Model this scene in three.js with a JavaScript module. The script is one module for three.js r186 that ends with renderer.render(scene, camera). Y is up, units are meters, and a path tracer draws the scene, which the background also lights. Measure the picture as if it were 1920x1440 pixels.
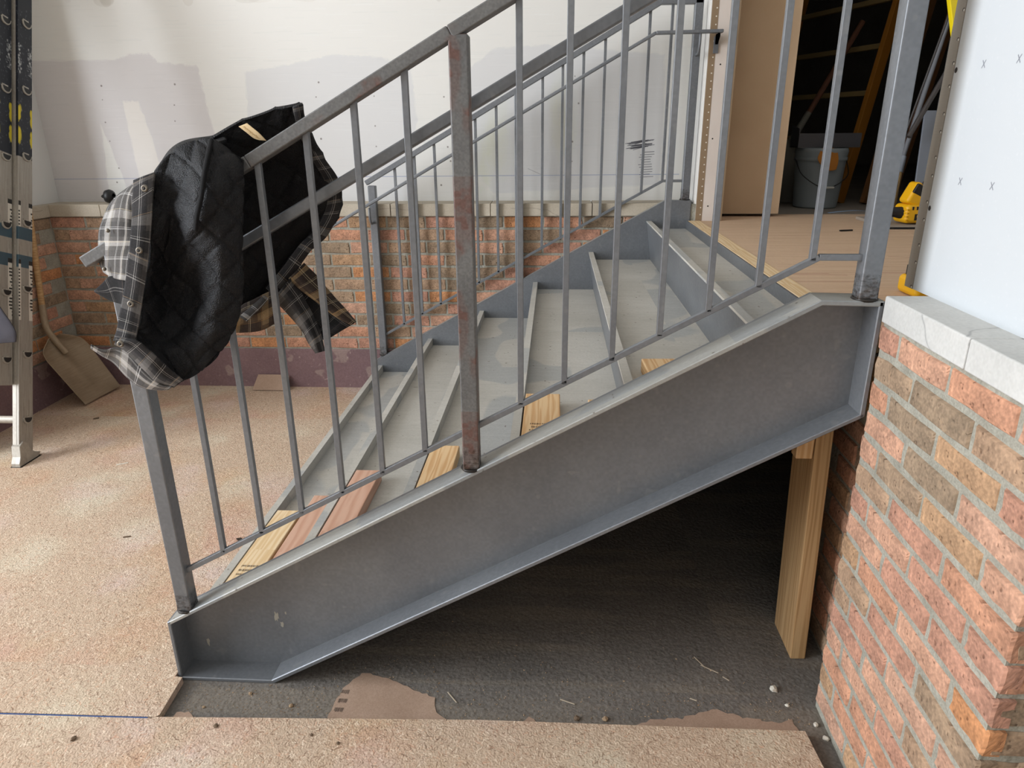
import * as THREE from 'three';
import { RoundedBoxGeometry } from 'three/addons/geometries/RoundedBoxGeometry.js';
import { mergeGeometries } from 'three/addons/utils/BufferGeometryUtils.js';
import { RectAreaLightUniformsLib } from 'three/addons/lights/RectAreaLightUniformsLib.js';

// ---------------------------------------------------------------- camera, sky, daylight, exposure
const scene = new THREE.Scene();
const camera = new THREE.PerspectiveCamera(57.66, 4 / 3, 0.05, 60);
camera.position.set(0.9209, 1.3475, 1.4397);
camera.rotation.order = 'YXZ';
camera.rotation.set(-0.3495, 0.0618, -0.0087);
const renderer = new THREE.WebGLRenderer({ antialias: true });
renderer.toneMapping = THREE.LinearToneMapping;
renderer.toneMappingExposure = 1.0;
renderer.shadowMap.enabled = true;
scene.background = new THREE.Color(0.80, 0.87, 0.95);          // overcast sky outside the openings
RectAreaLightUniformsLib.init();
function daylight(name, w, h, [x, y, z], [tx, ty, tz], intensity, color) {
  const l = new THREE.RectAreaLight(color, intensity, w, h);
  l.name = name; l.position.set(x, y, z); l.lookAt(tx, ty, tz); scene.add(l);
}
const WX = -4.5, WIN = { z0: 0.0, z1: 2.9, y0: 0.08, y1: 4.4 };   // the big glazed shopfront opening in the left wall
daylight('window_daylight', WIN.z1 - WIN.z0 - 0.12, WIN.y1 - WIN.y0 - 0.12, [WX + 0.02, (WIN.y0 + WIN.y1) / 2, (WIN.z0 + WIN.z1) / 2], [0, (WIN.y0 + WIN.y1) / 2, (WIN.z0 + WIN.z1) / 2], 12.2, 0xf1f7ff);

// ---------------------------------------------------------------- helpers
function rng(seed) { let a = seed >>> 0; return () => { a = (a + 0x6D2B79F5) >>> 0; let t = a; t = Math.imul(t ^ (t >>> 15), t | 1); t ^= t + Math.imul(t ^ (t >>> 7), t | 61); return ((t ^ (t >>> 14)) >>> 0) / 4294967296; }; }
const V = (x, y, z) => new THREE.Vector3(x, y, z);
const taken = new Map();
function numbered(n) { const k = taken.get(n) ?? 0; taken.set(n, k + 1); return k ? `${n}_${String(k).padStart(3, '0')}` : n; }
function tag(o, label, category, group) { o.userData.label = label; o.userData.category = category; if (group) o.userData.group = group; return o; }
function shade(o) { o.traverse((c) => { if (c.isMesh) { c.castShadow = true; c.receiveShadow = true; } }); return o; }
function thing(name, label, category, pos = [0, 0, 0], group) { const g = new THREE.Group(); g.name = numbered(name); g.position.set(...pos); scene.add(g); return tag(g, label, category, group); }
function struct(name, label) { const g = new THREE.Group(); g.name = name; g.userData.kind = 'structure'; if (label) g.userData.label = label; scene.add(g); return g; }
function part(parent, name, geo, mat, label) { const m = new THREE.Mesh(geo, mat); m.name = name; if (label) m.userData.label = label; parent.add(m); return m; }
// uv in metres, taken from the face direction; grain: axis that runs along u
function metreUV(geo, grain, ox = 0, oy = 0) {
  const g = geo.index ? geo.toNonIndexed() : geo; const p = g.attributes.position, n = g.attributes.normal, uv = new Float32Array(p.count * 2);
  for (let i = 0; i < p.count; i += 3) {
    let nx = 0, ny = 0, nz = 0;
    for (let k = 0; k < 3; k++) { nx += n.getX(i + k); ny += n.getY(i + k); nz += n.getZ(i + k); }
    nx = Math.abs(nx); ny = Math.abs(ny); nz = Math.abs(nz);
    for (let k = 0; k < 3; k++) {
      const j = i + k, x = p.getX(j), y = p.getY(j), z = p.getZ(j); let a, b;
      if (nx >= ny && nx >= nz) { a = z; b = y; if (grain === 'y') [a, b] = [y, z]; }
      else if (ny >= nz) { a = x; b = z; if (grain === 'z') [a, b] = [z, x]; }
      else { a = x; b = y; if (grain === 'y') [a, b] = [y, x]; }
      uv[j * 2] = a + ox; uv[j * 2 + 1] = b + oy;
    }
  }
  g.setAttribute('uv', new THREE.BufferAttribute(uv, 2)); return g;
}
function box(x0, x1, y0, y1, z0, z1, { r = 0, grain, seg = 1, ox = 0, oy = 0 } = {}) {
  const w = Math.abs(x1 - x0), h = Math.abs(y1 - y0), d = Math.abs(z1 - z0);
  const g = r ? new RoundedBoxGeometry(w, h, d, seg, Math.min(r, w / 2.01, h / 2.01, d / 2.01)) : new THREE.BoxGeometry(w, h, d);
  g.translate((x0 + x1) / 2, (y0 + y1) / 2, (z0 + z1) / 2); return metreUV(g, grain, ox, oy);
}
// a bar of section (h up, d across) from a to b
function bar(a, b, h, d, r = 0.0015, grain = 'x', seg = 1) {
  const A = V(...a), B = V(...b), len = A.distanceTo(B);
  const g = metreUV(new RoundedBoxGeometry(len, h, d, seg, Math.min(r, h / 2.01, d / 2.01)), grain, a[0] * 3.1 + a[2], a[1] * 2.3);
  const X = B.clone().sub(A).normalize(); const up = Math.abs(X.y) > 0.98 ? V(1, 0, 0) : V(0, 1, 0);
  const Z = V().crossVectors(X, up).normalize(), Y = V().crossVectors(Z, X);
  g.applyMatrix4(new THREE.Matrix4().makeBasis(X, Y, Z).setPosition(A.add(B).multiplyScalar(0.5))); return g;
}
function rod(a, b, r, seg = 10, r2 = r) {
  const A = V(...a), B = V(...b); const g = new THREE.CylinderGeometry(r2, r, A.distanceTo(B), seg, 1).toNonIndexed();
  g.applyQuaternion(new THREE.Quaternion().setFromUnitVectors(V(0, 1, 0), B.clone().sub(A).normalize())); g.translate(...A.add(B).multiplyScalar(0.5).toArray()); return g;
}
function tube(pts, r, n = 24, seg = 8) { return new THREE.TubeGeometry(new THREE.CatmullRomCurve3(pts.map((p) => V(...p))), n, r, seg, false); }
// a plate: polygon in x,y pushed along z
function plate(pts, z0, z1, bevel = 0) {
  const s = new THREE.Shape(pts.map(([x, y]) => new THREE.Vector2(x, y)));
  const g = new THREE.ExtrudeGeometry(s, { depth: Math.abs(z1 - z0) - 2 * bevel, bevelEnabled: bevel > 0, bevelSize: bevel, bevelThickness: bevel, bevelOffset: -bevel, bevelSegments: 1 });
  g.translate(0, 0, Math.min(z0, z1) + bevel); return metreUV(g);
}
// a flat slab: polygon in x,z with a height range
function slab(pts, y0, y1) {
  const s = new THREE.Shape(pts.map(([x, z]) => new THREE.Vector2(x, -z))); const g = new THREE.ExtrudeGeometry(s, { depth: y1 - y0, bevelEnabled: false });
  g.rotateX(-Math.PI / 2); g.translate(0, y0, 0); return metreUV(g);
}
// ---------------------------------------------------------------- textures
function hash2(x, y, s) { let h = (Math.imul(x, 374761393) + Math.imul(y, 668265263) + Math.imul(s, 2246822519)) | 0; h = Math.imul(h ^ (h >>> 13), 1274126177); return ((h ^ (h >>> 16)) >>> 0) / 4294967296; }
function vnoise(x, y, per, s) {
  const xi = Math.floor(x), yi = Math.floor(y), fx = x - xi, fy = y - yi, u = fx * fx * (3 - 2 * fx), v = fy * fy * (3 - 2 * fy), w = (a) => ((a % per) + per) % per;
  const a = hash2(w(xi), w(yi), s), b = hash2(w(xi + 1), w(yi), s), c = hash2(w(xi), w(yi + 1), s), d = hash2(w(xi + 1), w(yi + 1), s);
  return a + (b - a) * u + (c - a) * v + (a - b - c + d) * u * v;
}
function fbm(x, y, per, s, o = 4) { let t = 0, a = 0.5, n = 0; for (let i = 0; i < o; i++) { t += a * vnoise(x, y, per, s + i * 17); n += a; x *= 2; y *= 2; per *= 2; a *= 0.5; } return t / n; }
function pixels(w, h, size, fn, data = false) {
  const d = new Uint8Array(w * h * 4);
  for (let j = 0; j < h; j++) for (let i = 0; i < w; i++) { const c = fn(i / w, j / h), k = (j * w + i) * 4; d[k] = Math.max(0, Math.min(255, c[0])); d[k + 1] = Math.max(0, Math.min(255, c[1])); d[k + 2] = Math.max(0, Math.min(255, c[2])); d[k + 3] = 255; }
  const t = new THREE.DataTexture(d, w, h); t.wrapS = t.wrapT = THREE.RepeatWrapping; t.magFilter = THREE.LinearFilter; t.minFilter = THREE.LinearMipmapLinearFilter; t.generateMipmaps = true;
  if (!data) t.colorSpace = THREE.SRGBColorSpace; if (size) t.repeat.set(1 / (size[0] ?? size), 1 / (size[1] ?? size)); t.needsUpdate = true; return t;
}
function drawn(w, h, size, fn) {
  const c = document.createElement('canvas'); c.width = w; c.height = h; fn(c.getContext('2d'), w, h);
  const t = new THREE.CanvasTexture(c); t.wrapS = t.wrapT = THREE.RepeatWrapping; t.colorSpace = THREE.SRGBColorSpace; if (size) t.repeat.set(1 / (size[0] ?? size), 1 / (size[1] ?? size)); return t;
}
const mixc = (a, b, t) => [a[0] + (b[0] - a[0]) * t, a[1] + (b[1] - a[1]) * t, a[2] + (b[2] - a[2]) * t];
const sm = (a, b, x) => { const t = Math.max(0, Math.min(1, (x - a) / (b - a))); return t * t * (3 - 2 * t); };
const std = (o) => new THREE.MeshStandardMaterial(o);

const grit = pixels(512, 512, 0.5, (u, v) => { const n = 255 * fbm(u * 64, v * 64, 64, 5, 3); return [n, n, n]; }, true);
const rough = pixels(256, 256, 0.12, (u, v) => { const n = 255 * (0.6 * fbm(u * 12, v * 12, 12, 31, 4) + 0.4 * vnoise(u * 96, v * 96, 96, 8)); return [n, n, n]; }, true);
const primerMap = pixels(512, 512, 0.9, (u, v) => {
  const n = fbm(u * 6, v * 6, 6, 2, 5), f = vnoise(u * 160, v * 160, 160, 9), s = sm(0.80, 0.9, fbm(u * 40, v * 40, 40, 55, 2));
  let c = mixc([106, 109, 113], [127, 130, 133], n); c = c.map((x) => x + (f - 0.5) * 9); return mixc(c, [150, 149, 144], s * 0.25);
});
const rustMap = pixels(512, 512, [0.5, 0.5], (u, v) => {
  const n = fbm(u * 6, v * 6, 6, 12, 5), f = vnoise(u * 160, v * 160, 160, 9), k = sm(0.52, 0.66, fbm(u * 5, v * 8, 8, 77, 4)), q = sm(0.5, 0.7, fbm(u * 30, v * 30, 30, 3, 2));
  let c = mixc([92, 92, 92], [118, 118, 116], n); c = mixc(c, [104, 74, 66], k * (0.35 + 0.5 * q)); return c.map((x) => x + (f - 0.5) * 16);
});
const dustMap = pixels(1024, 1024, 1.3, (u, v) => {
  const a = fbm(u * 5, v * 7, 35, 21, 4), p = sm(0.55, 0.60, fbm(u * 7, v * 5, 35, 91, 2)), f = vnoise(u * 300, v * 300, 300, 4), st = vnoise(u * 20, v * 180, 180, 14), sp = sm(0.86, 0.93, fbm(u * 90, v * 90, 90, 66, 2));
  let c = mixc([172, 168, 158], [196, 192, 183], a); c = mixc(c, [158, 159, 157], p * 0.7); c = c.map((x) => x + (f - 0.5) * 8 + (st - 0.5) * 7); return mixc(c, [88, 78, 66], sp * 0.6);
});
const steel = std({ map: primerMap, roughness: 0.4, metalness: 0.3, bumpMap: grit, bumpScale: 0.0004 });
const dustySteel = std({ map: dustMap, color: 0xd4d8dc, roughness: 0.5, metalness: 0.15, bumpMap: grit, bumpScale: 0.0005 });
const rusty = std({ map: rustMap, roughness: 0.55, metalness: 0.2, bumpMap: grit, bumpScale: 0.0005 });
const dusty = std({ map: dustMap, roughness: 0.82, bumpMap: grit, bumpScale: 0.0004 });
const darkWeld = std({ color: 0x2e2a26, roughness: 0.45, metalness: 0.5 });
const flakes = drawn(2048, 2048, 1.7, (g, w, h) => {
  const R = rng(11); g.fillStyle = 'rgb(192,168,144)'; g.fillRect(0, 0, w, h);
  for (let i = 0; i < 90; i++) { const c = [[222, 210, 192], [186, 142, 116], [206, 196, 184], [200, 158, 128]][i % 4], x = R() * w, y = R() * h; for (let k = 0; k < 9; k++) { g.fillStyle = `rgba(${c[0]},${c[1]},${c[2]},0.05)`; g.beginPath(); g.ellipse(x + (R() - 0.5) * 120, y + (R() - 0.5) * 120, 30 + R() * 130, 20 + R() * 90, R() * 6, 0, 7); g.fill(); } }
  for (let i = 0; i < 60000; i++) {
    const x = R() * w, y = R() * h, a = R() * Math.PI, l = 4 + R() * R() * 24, q = R();
    g.strokeStyle = q < 0.34 ? `rgba(122,94,74,${0.2 + 0.4 * R()})` : q < 0.78 ? `rgba(240,222,198,${0.2 + 0.45 * R()})` : `rgba(200,150,120,${0.2 + 0.35 * R()})`;
    g.lineWidth = 1 + R() * 2.6; g.beginPath(); g.moveTo(x, y); g.quadraticCurveTo(x + Math.cos(a) * l * 0.5 + (R() - 0.5) * 5, y + Math.sin(a) * l * 0.5 + (R() - 0.5) * 5, x + Math.cos(a) * l, y + Math.sin(a) * l); g.stroke();
  }
  for (let i = 0; i < 500; i++) { g.fillStyle = `rgba(84,64,50,${0.3 + 0.4 * R()})`; g.fillRect(R() * w, R() * h, 1 + R() * 4, 1 + R() * 3); }
});
const grit2 = pixels(1024, 1024, 0.6, (u, v) => { const n = 255 * (0.55 * fbm(u * 70, v * 70, 70, 15, 3) + 0.45 * vnoise(u * 200, v * 200, 200, 19)); return [n, n, n]; }, true);
const osb = std({ map: flakes, roughness: 0.92, bumpMap: grit2, bumpScale: 0.0022 });
const osbEdge = std({ color: 0x6d5644, roughness: 0.95 });
const plyMap = drawn(1024, 1024, 1.5, (g, w, h) => {
  const R = rng(23); g.fillStyle = 'rgb(204,174,144)'; g.fillRect(0, 0, w, h);
  for (let i = 0; i < 5000; i++) { const y = R() * h, x = R() * w, l = 30 + R() * 260; g.strokeStyle = R() < 0.5 ? `rgba(216,190,160,${0.05 + 0.1 * R()})` : `rgba(150,112,88,${0.05 + 0.1 * R()})`; g.lineWidth = 1 + R() * 3; g.beginPath(); g.moveTo(x, y); g.lineTo(x + l, y + (R() - 0.5) * 8); g.stroke(); }
  for (let i = 0; i < 26; i++) { g.strokeStyle = `rgba(120,58,50,${0.12 + 0.16 * R()})`; g.lineWidth = 2 + R() * 7; const x = R() * w, y = R() * h; g.beginPath(); g.moveTo(x, y); g.lineTo(x + 60 + R() * 120, y + (R() - 0.5) * 60); g.stroke(); }
  for (let i = 0; i < 300; i++) { g.fillStyle = `rgba(222,206,186,${0.3 * R()})`; g.fillRect(R() * w, R() * h, 2 + R() * 8, 2 + R() * 3); }
});
const ply = std({ map: plyMap, roughness: 0.88, bumpMap: grit, bumpScale: 0.0006 });
const feltMap = pixels(1024, 1024, 1.4, (u, v) => {
  const a = fbm(u * 5, v * 5, 40, 41, 5), f = vnoise(u * 340, v * 340, 340, 6), d = sm(0.5, 0.75, fbm(u * 3, v * 24, 48, 63, 4)), sp = sm(0.88, 0.94, fbm(u * 110, v * 110, 110, 7, 2));
  let c = mixc([92, 88, 83], [122, 115, 107], a); c = mixc(c, [134, 124, 110], d * 0.5); c = c.map((x) => x + (f - 0.5) * 22); return mixc(c, [150, 140, 122], sp * 0.6);
});
const felt = std({ map: feltMap, roughness: 0.96, bumpMap: grit, bumpScale: 0.002 });
function woodMap(a, b, seed, size) {
  return pixels(512, 256, size, (u, v) => {
    const w = fbm(u * 2, v * 6, 12, seed, 3), ring = Math.abs(((v * 7 + w * 2.2) % 1) - 0.5) * 2, f = vnoise(u * 40, v * 200, 200, seed + 4);
    return mixc(a, b, sm(0.1, 0.95, ring) * 0.75 + 0.25 * f).map((x) => x + (f - 0.5) * 10);
  });
}
const pine = std({ map: woodMap([232, 208, 170], [214, 180, 132], 3, [0.6, 0.14]), roughness: 0.7 });
const pineDeep = std({ map: woodMap([230, 198, 152], [206, 158, 106], 8, [0.5, 0.12]), roughness: 0.7 });
const fir = std({ map: woodMap([208, 168, 144], [192, 146, 120], 15, [0.7, 0.2]), roughness: 0.72 });
const stud = std({ map: woodMap([200, 164, 118], [166, 128, 84], 28, [0.9, 0.09]), roughness: 0.75 });
const endGrain = std({ color: 0xb98d5c, roughness: 0.85 });
// brick: one grain, several fired tones
const brickGrain = pixels(512, 512, 0.42, (u, v) => {
  const n = fbm(u * 10, v * 10, 10, 4, 5), f = fbm(u * 90, v * 90, 90, 13, 2), sp = sm(0.80, 0.9, fbm(u * 60, v * 60, 60, 71, 2)), wh = sm(0.68, 0.85, fbm(u * 22, v * 22, 22, 29, 4));
  let c = 196 + (n - 0.5) * 70 + (f - 0.5) * 60; c = [c, c, c]; c = mixc(c, [236, 232, 226], wh * 0.45); return mixc(c, [90, 78, 70], sp * 0.5);
});
const brickBump = pixels(512, 512, 0.42, (u, v) => { const n = 255 * (0.55 * fbm(u * 40, v * 40, 40, 43, 4) + 0.45 * (1 - sm(0.74, 0.86, fbm(u * 60, v * 60, 60, 71, 2)))); return [n, n, n]; }, true);
const tones = [[206, 152, 122], [212, 163, 135], [199, 148, 124], [182, 150, 122], [170, 144, 118], [160, 138, 114], [212, 150, 104], [207, 162, 136], [191, 153, 118]];
const brickMats = tones.map(([r, g, b]) => { const m = std({ map: brickGrain, bumpMap: brickBump, bumpScale: 0.003, roughness: 0.93 }); m.color.setRGB(...[r, g, b].map((x) => Math.pow(x / 255, 2.2) * 1.4)); return m; });
const mortarMap = pixels(512, 512, 0.5, (u, v) => { const n = fbm(u * 14, v * 14, 14, 83, 4), f = vnoise(u * 200, v * 200, 200, 2); return mixc([140, 137, 124], [174, 171, 158], n).map((x) => x + (f - 0.5) * 22); });
const mortar = std({ map: mortarMap, roughness: 0.97, bumpMap: grit, bumpScale: 0.003 });
const stoneMap = pixels(512, 512, 0.7, (u, v) => {
  const n = fbm(u * 5, v * 5, 5, 61, 5), w = fbm(u * 3, v * 3, 3, 44, 4), vein = 1 - sm(0.0, 0.018, Math.abs(((v * 2 + u * 0.9 + w * 0.9) % 1) - 0.5)), f = vnoise(u * 180, v * 180, 180, 3);
  let c = mixc([178, 178, 174], [214, 213, 208], n); c = mixc(c, [120, 120, 120], vein * 0.4); return c.map((x) => x + (f - 0.5) * 10);
});
const stone = std({ map: stoneMap, roughness: 0.75, bumpMap: grit, bumpScale: 0.0006 });
const ledgeMap = pixels(512, 512, 0.7, (u, v) => {
  const n = fbm(u * 6, v * 6, 6, 37, 5), w = fbm(u * 4, v * 4, 4, 33, 3), vein = 1 - sm(0.0, 0.012, Math.abs(((v * 3 + u * 0.3 + w * 0.7) % 1) - 0.5)), f = vnoise(u * 180, v * 180, 180, 3);
  let c = mixc([160, 148, 130], [196, 186, 168], n); c = mixc(c, [104, 96, 86], vein * 0.55); return c.map((x) => x + (f - 0.5) * 10);
});
const ledgeStone = std({ map: ledgeMap, roughness: 0.8 });
const curbMap = pixels(512, 512, 0.8, (u, v) => {
  const n = fbm(u * 5, v * 5, 5, 17, 5), chip = sm(0.66, 0.72, fbm(u * 9, v * 9, 9, 101, 4)), f = vnoise(u * 150, v * 150, 150, 3), sp = sm(0.84, 0.9, fbm(u * 50, v * 50, 50, 23, 2));
  let c = mixc([112, 88, 90], [140, 112, 112], n); c = mixc(c, [168, 150, 138], chip * 0.55); c = mixc(c, [198, 182, 170], sp * 0.5); return c.map((x) => x + (f - 0.5) * 12);
});
const curb = std({ map: curbMap, roughness: 0.8, bumpMap: rough, bumpScale: 0.0015 });
const white = std({ color: 0xdcdad5, roughness: 0.92 });
const plaster = std({ map: pixels(512, 512, 2, (u, v) => { const n = fbm(u * 5, v * 5, 5, 90, 5); return mixc([214, 212, 208], [228, 227, 223], n); }), roughness: 0.92 });
const pinkBoard = std({ map: pixels(256, 512, [0.5, 1], (u, v) => mixc([208, 196, 186], [220, 209, 199], fbm(u * 6, v * 6, 6, 70, 4))), roughness: 0.95 });
const tanBoard = std({ map: pixels(512, 512, 1.2, (u, v) => { const n = fbm(u * 4, v * 4, 4, 52, 5), p = sm(0.55, 0.6, fbm(u * 3, v * 3, 3, 10, 3)); return mixc(mixc([186, 158, 128], [206, 180, 150], n), [172, 144, 114], p * 0.5); }), roughness: 0.95 });
const concrete = std({ map: pixels(512, 512, 1.1, (u, v) => { const n = fbm(u * 6, v * 6, 6, 26, 5), f = vnoise(u * 120, v * 120, 120, 3); return mixc([138, 130, 120], [162, 154, 144], n).map((x) => x + (f - 0.5) * 10); }), roughness: 0.95 });
const aluMap = pixels(256, 512, [0.4, 0.8], (u, v) => { const n = fbm(u * 4, v * 14, 14, 46, 4), f = vnoise(u * 100, v * 100, 100, 3); return mixc([150, 144, 134], [184, 178, 166], n).map((x) => x + (f - 0.5) * 14); });
const alu = std({ map: aluMap, roughness: 0.5, metalness: 0.35 });
const black = std({ color: 0x141414, roughness: 0.5 });
const yellow = std({ color: 0xe6ac10, roughness: 0.45 });
const chrome = std({ color: 0xc8c8c4, roughness: 0.25, metalness: 0.9 });

// ---------------------------------------------------------------- the room
const H = 0.15326, RUN = 0.2794, LAND = 6 * H, ZF = -2.104, ZW = -2.165, CEIL = 4.6;
const floor = struct('floor', 'dark felt subfloor with tan flake board sheets laid over it');
part(floor, 'subfloor', box(-4.7, 3.7, -0.14, -0.02, -2.5, 6.0), felt, 'dusty black felt paper');
part(floor, 'flake_board_sheet', slab([[-4.6, -2.17], [-0.064, -2.17], [-0.064, 0.03], [-0.043, 0.032], [-0.036, 0.158], [-0.05, 0.168], [-4.6, 0.228]], -0.02, 0), osb);
part(floor, 'flake_board_sheet', slab([[-4.6, 0.232], [-0.04, 0.164], [0.755, 0.133], [1.53, 0.127], [1.545, 0.32], [1.56, 1.5], [-4.6, 1.5]], -0.02, 0), osb);
part(floor, 'flake_board_sheet', slab([[-4.6, 1.503], [3.6, 1.503], [3.6, 5.9], [-4.6, 5.9]], -0.02, 0), osb);
part(floor, 'chalk_line', slab([[-1.2, 0.1855], [-0.06, 0.1665], [-0.06, 0.1695], [-1.2, 0.1885]], 0.0, 0.0006), std({ color: 0x2f4f86, roughness: 0.9 }), 'blue chalk line');

// brick pieces: an uneven front face with a broken arris, 48 triangles
function brickGeo(len, hgt, seed, depth = 0.03) {
  const R = rng(seed), n = [], j = () => (R() - 0.5) * 0.005, L = len / 2, h = hgt / 2;
  for (const [x, y] of [[-L, -h], [-L / 3, -h], [L / 3, -h], [L, -h], [L, 0], [L, h], [L / 3, h], [-L / 3, h], [-L, h], [-L, 0]]) n.push([x + j() * (Math.abs(x) === L ? 1 : 2), y + j() * 0.9]);
  const pos = [], uv = [], ou = R() * 3, ov = R() * 3, q = n.map(([x, y]) => [x - Math.sign(x) * 0.003, y - Math.sign(y) * 0.003]), zq = q.map(() => -R() * 0.002);
  const put = (...p) => { for (const [x, y, z] of p) { pos.push(x, y, z); uv.push(x + ou + z, y + ov + z); } };
  for (let i = 0; i < 10; i++) {
    const k = (i + 1) % 10, a = [...n[i], -0.005], b = [...n[k], -0.005], c = [...q[k], zq[k]], d = [...q[i], zq[i]], e = [...n[i], -depth], f = [...n[k], -depth];
    put(a, b, c, a, c, d, e, f, b, e, b, a); put(d, c, [0, 0, 0]);
  }
  const g = new THREE.BufferGeometry(); g.setAttribute('position', new THREE.Float32BufferAttribute(pos, 3)); g.setAttribute('uv', new THREE.Float32BufferAttribute(uv, 2)); g.computeVertexNormals(); return g;
}
const brickCache = new Map();
function brick(parent, len, hgt, place, turn, k, matPick) {
  const key = `${len.toFixed(3)}_${hgt.toFixed(3)}_${k % 4}`; if (!brickCache.has(key)) brickCache.set(key, brickGeo(len, hgt, 100 + brickCache.size));
  const m = part(parent, 'brick', brickCache.get(key), brickMats[matPick]); m.position.set(...place); m.rotation.y = turn; return m;
}
// back wall: painted concrete curb, brick, stone ledge, drywall above
const wallBack = struct('wall_back', 'back wall of drywall above a stone ledge, brick and a plum painted curb');
part(wallBack, 'curb', box(-1.95, 1.62, -0.14, 0.222, -2.42, ZW + 0.004, { r: 0.006, seg: 2 }), curb, 'plum painted concrete curb');
part(wallBack, 'mortar', box(-1.95, 1.62, 0.2, 0.95, -2.42, ZW - 0.005), mortar);
{
  const R = rng(5), n = 11, pitch = (0.936 - 0.222) / n;
  for (let r = 0; r < n; r++) {
    let x = -1.73 + (r % 2 ? 0.096 : 0) - 0.02;
    let y = 0.222 + pitch * (r + 0.5) + 0.002, k = 0;
    if (r % 2) { brick(wallBack, 0.086, pitch - 0.01, [-1.692, y, ZW], 0, r, [0, 3, 2, 1][r % 4]); }
    for (; x < 1.58; x += 0.201) { const l = Math.min(0.191, 1.61 - x); if (l > 0.05) brick(wallBack, l, pitch - 0.01, [x + 0.005 + l / 2, y, ZW + (R() - 0.5) * 0.003], 0, k++ + r, Math.floor(R() * 9)); }
  }
}
for (let i = 0; i < 7; i++) part(wallBack, 'ledge_stone', box(-1.95 + i * 0.51, -1.95 + i * 0.51 + (i === 6 ? 0.5 : 0.507), 0.938, 1.0, -2.32, -2.148 + (i % 2) * 0.002, { r: 0.003 }), ledgeStone);
const gypsum = drawn(2048, 1366, [3.6, 2.4], (g, w, h) => {
  const R = rng(77), X = (x) => (x + 1.95) / 3.6 * w, Y = (y) => h - (y - 0.98) / 2.4 * h;
  g.fillStyle = 'rgb(224,222,216)'; g.fillRect(0, 0, w, h);
  // bare lilac grey paper with ragged edges where the joint compound stops
  const ragged = (pts, col) => { for (let s = 0; s < 4; s++) { g.fillStyle = col; g.beginPath(); pts.forEach(([x, y], i) => { const n = pts[(i + 1) % pts.length]; for (let k = 0; k < 14; k++) { const t = k / 14, px = X(x + (n[0] - x) * t) + (R() - 0.5) * 9, py = Y(y + (n[1] - y) * t) + (R() - 0.5) * 9; i || k ? g.lineTo(px, py) : g.moveTo(px, py); } }); g.closePath(); g.fill(); } };
  const lil = 'rgba(206,203,206,0.20)', lil2 = 'rgba(202,198,196,0.22)';
  ragged([[-1.95, 1.70], [-1.30, 1.69], [-1.22, 1.72], [-1.12, 1.72], [-1.08, 1.68], [-0.88, 1.66], [-0.86, 1.45], [-0.79, 1.0], [-1.35, 1.0], [-1.44, 1.40], [-1.48, 1.0], [-1.95, 1.0]], lil2);
  ragged([[-1.30, 1.5], [-1.22, 1.5], [-1.12, 1.0], [-1.28, 1.0]], 'rgba(224,221,212,0.4)');
  ragged([[-0.64, 1.63], [-0.42, 1.66], [-0.2, 1.7], [0.05, 1.69], [0.2, 1.64], [0.22, 1.4], [0.16, 1.12], [0.2, 1.0], [-0.55, 1.0], [-0.66, 1.3]], lil);
  ragged([[0.42, 1.58], [0.62, 1.72], [0.9, 1.73], [1.2, 1.7], [1.44, 1.68], [1.46, 1.3], [1.45, 1.08], [0.6, 1.04], [0.48, 1.2]], lil);
  for (const [x, y, a] of [[0.62, 1.3, 0.1], [0.88, 1.22, 0.16], [0.95, 1.4, 0.1], [0.52, 1.1, 0.1]]) { for (let k = 0; k < 26; k++) { g.fillStyle = `rgba(150,128,100,${a * 0.12})`; g.beginPath(); g.ellipse(X(x) + (R() - 0.5) * 60, Y(y) + (R() - 0.5) * 160, 8 + R() * 26, 20 + R() * 60, 0.1, 0, 7); g.fill(); } }
  for (let i = 0; i < 40; i++) { g.fillStyle = `rgba(132,118,104,${0.05 + R() * 0.06})`; g.beginPath(); g.ellipse(X(-1.8 + R() * 2.4), Y(1.95 + R() * 0.06), 8 + R() * 30, 4 + R() * 16, 0, 0, 7); g.fill(); }
  for (let i = 0; i < 3000; i++) { g.fillStyle = R() < 0.5 ? 'rgba(255,254,250,0.05)' : 'rgba(170,166,160,0.05)'; g.fillRect(R() * w, R() * h, 10 + R() * 80, 1 + R() * 2); }
  g.strokeStyle = 'rgba(70,90,150,0.45)'; g.lineWidth = 1.4; g.beginPath(); g.moveTo(X(-1.9), Y(1.118)); g.lineTo(X(1.55), Y(1.128)); g.stroke();
  g.strokeStyle = 'rgba(70,70,80,0.5)'; g.lineWidth = 1; g.beginPath(); g.moveTo(X(0.78), Y(1.16)); g.lineTo(X(0.86), Y(1.125)); g.stroke();
  for (const x of [-1.42, -1.05, -0.3, -0.02, 0.35, 0.98]) for (let k = 0; k < 6; k++) { g.fillStyle = 'rgba(90,82,76,0.6)'; g.beginPath(); g.arc(X(x + (R() - 0.5) * 0.05 + k * 0.008), Y(1.09 + k * 0.1 + (R() - 0.5) * 0.05), 1.4 + R() * 1.4, 0, 7); g.fill(); }
  g.strokeStyle = 'rgba(60,60,66,0.65)'; g.lineWidth = 1.6; for (let k = 0; k < 26; k++) { const y = 1.265 + (R() - 0.5) * 0.045, x = 1.27 + R() * 0.05; g.beginPath(); g.moveTo(X(x), Y(y)); g.lineTo(X(x + 0.06 + R() * 0.05), Y(y + 0.008 + R() * 0.01)); g.stroke(); }
  for (let k = 0; k < 11; k++) { g.beginPath(); g.moveTo(X(1.34 + R() * 0.02), Y(1.235 - k * 0.012)); g.lineTo(X(1.40 + R() * 0.02), Y(1.238 - k * 0.012)); g.stroke(); }
});
gypsum.offset.set(1.95 / 3.6, -0.98 / 2.4);
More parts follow.
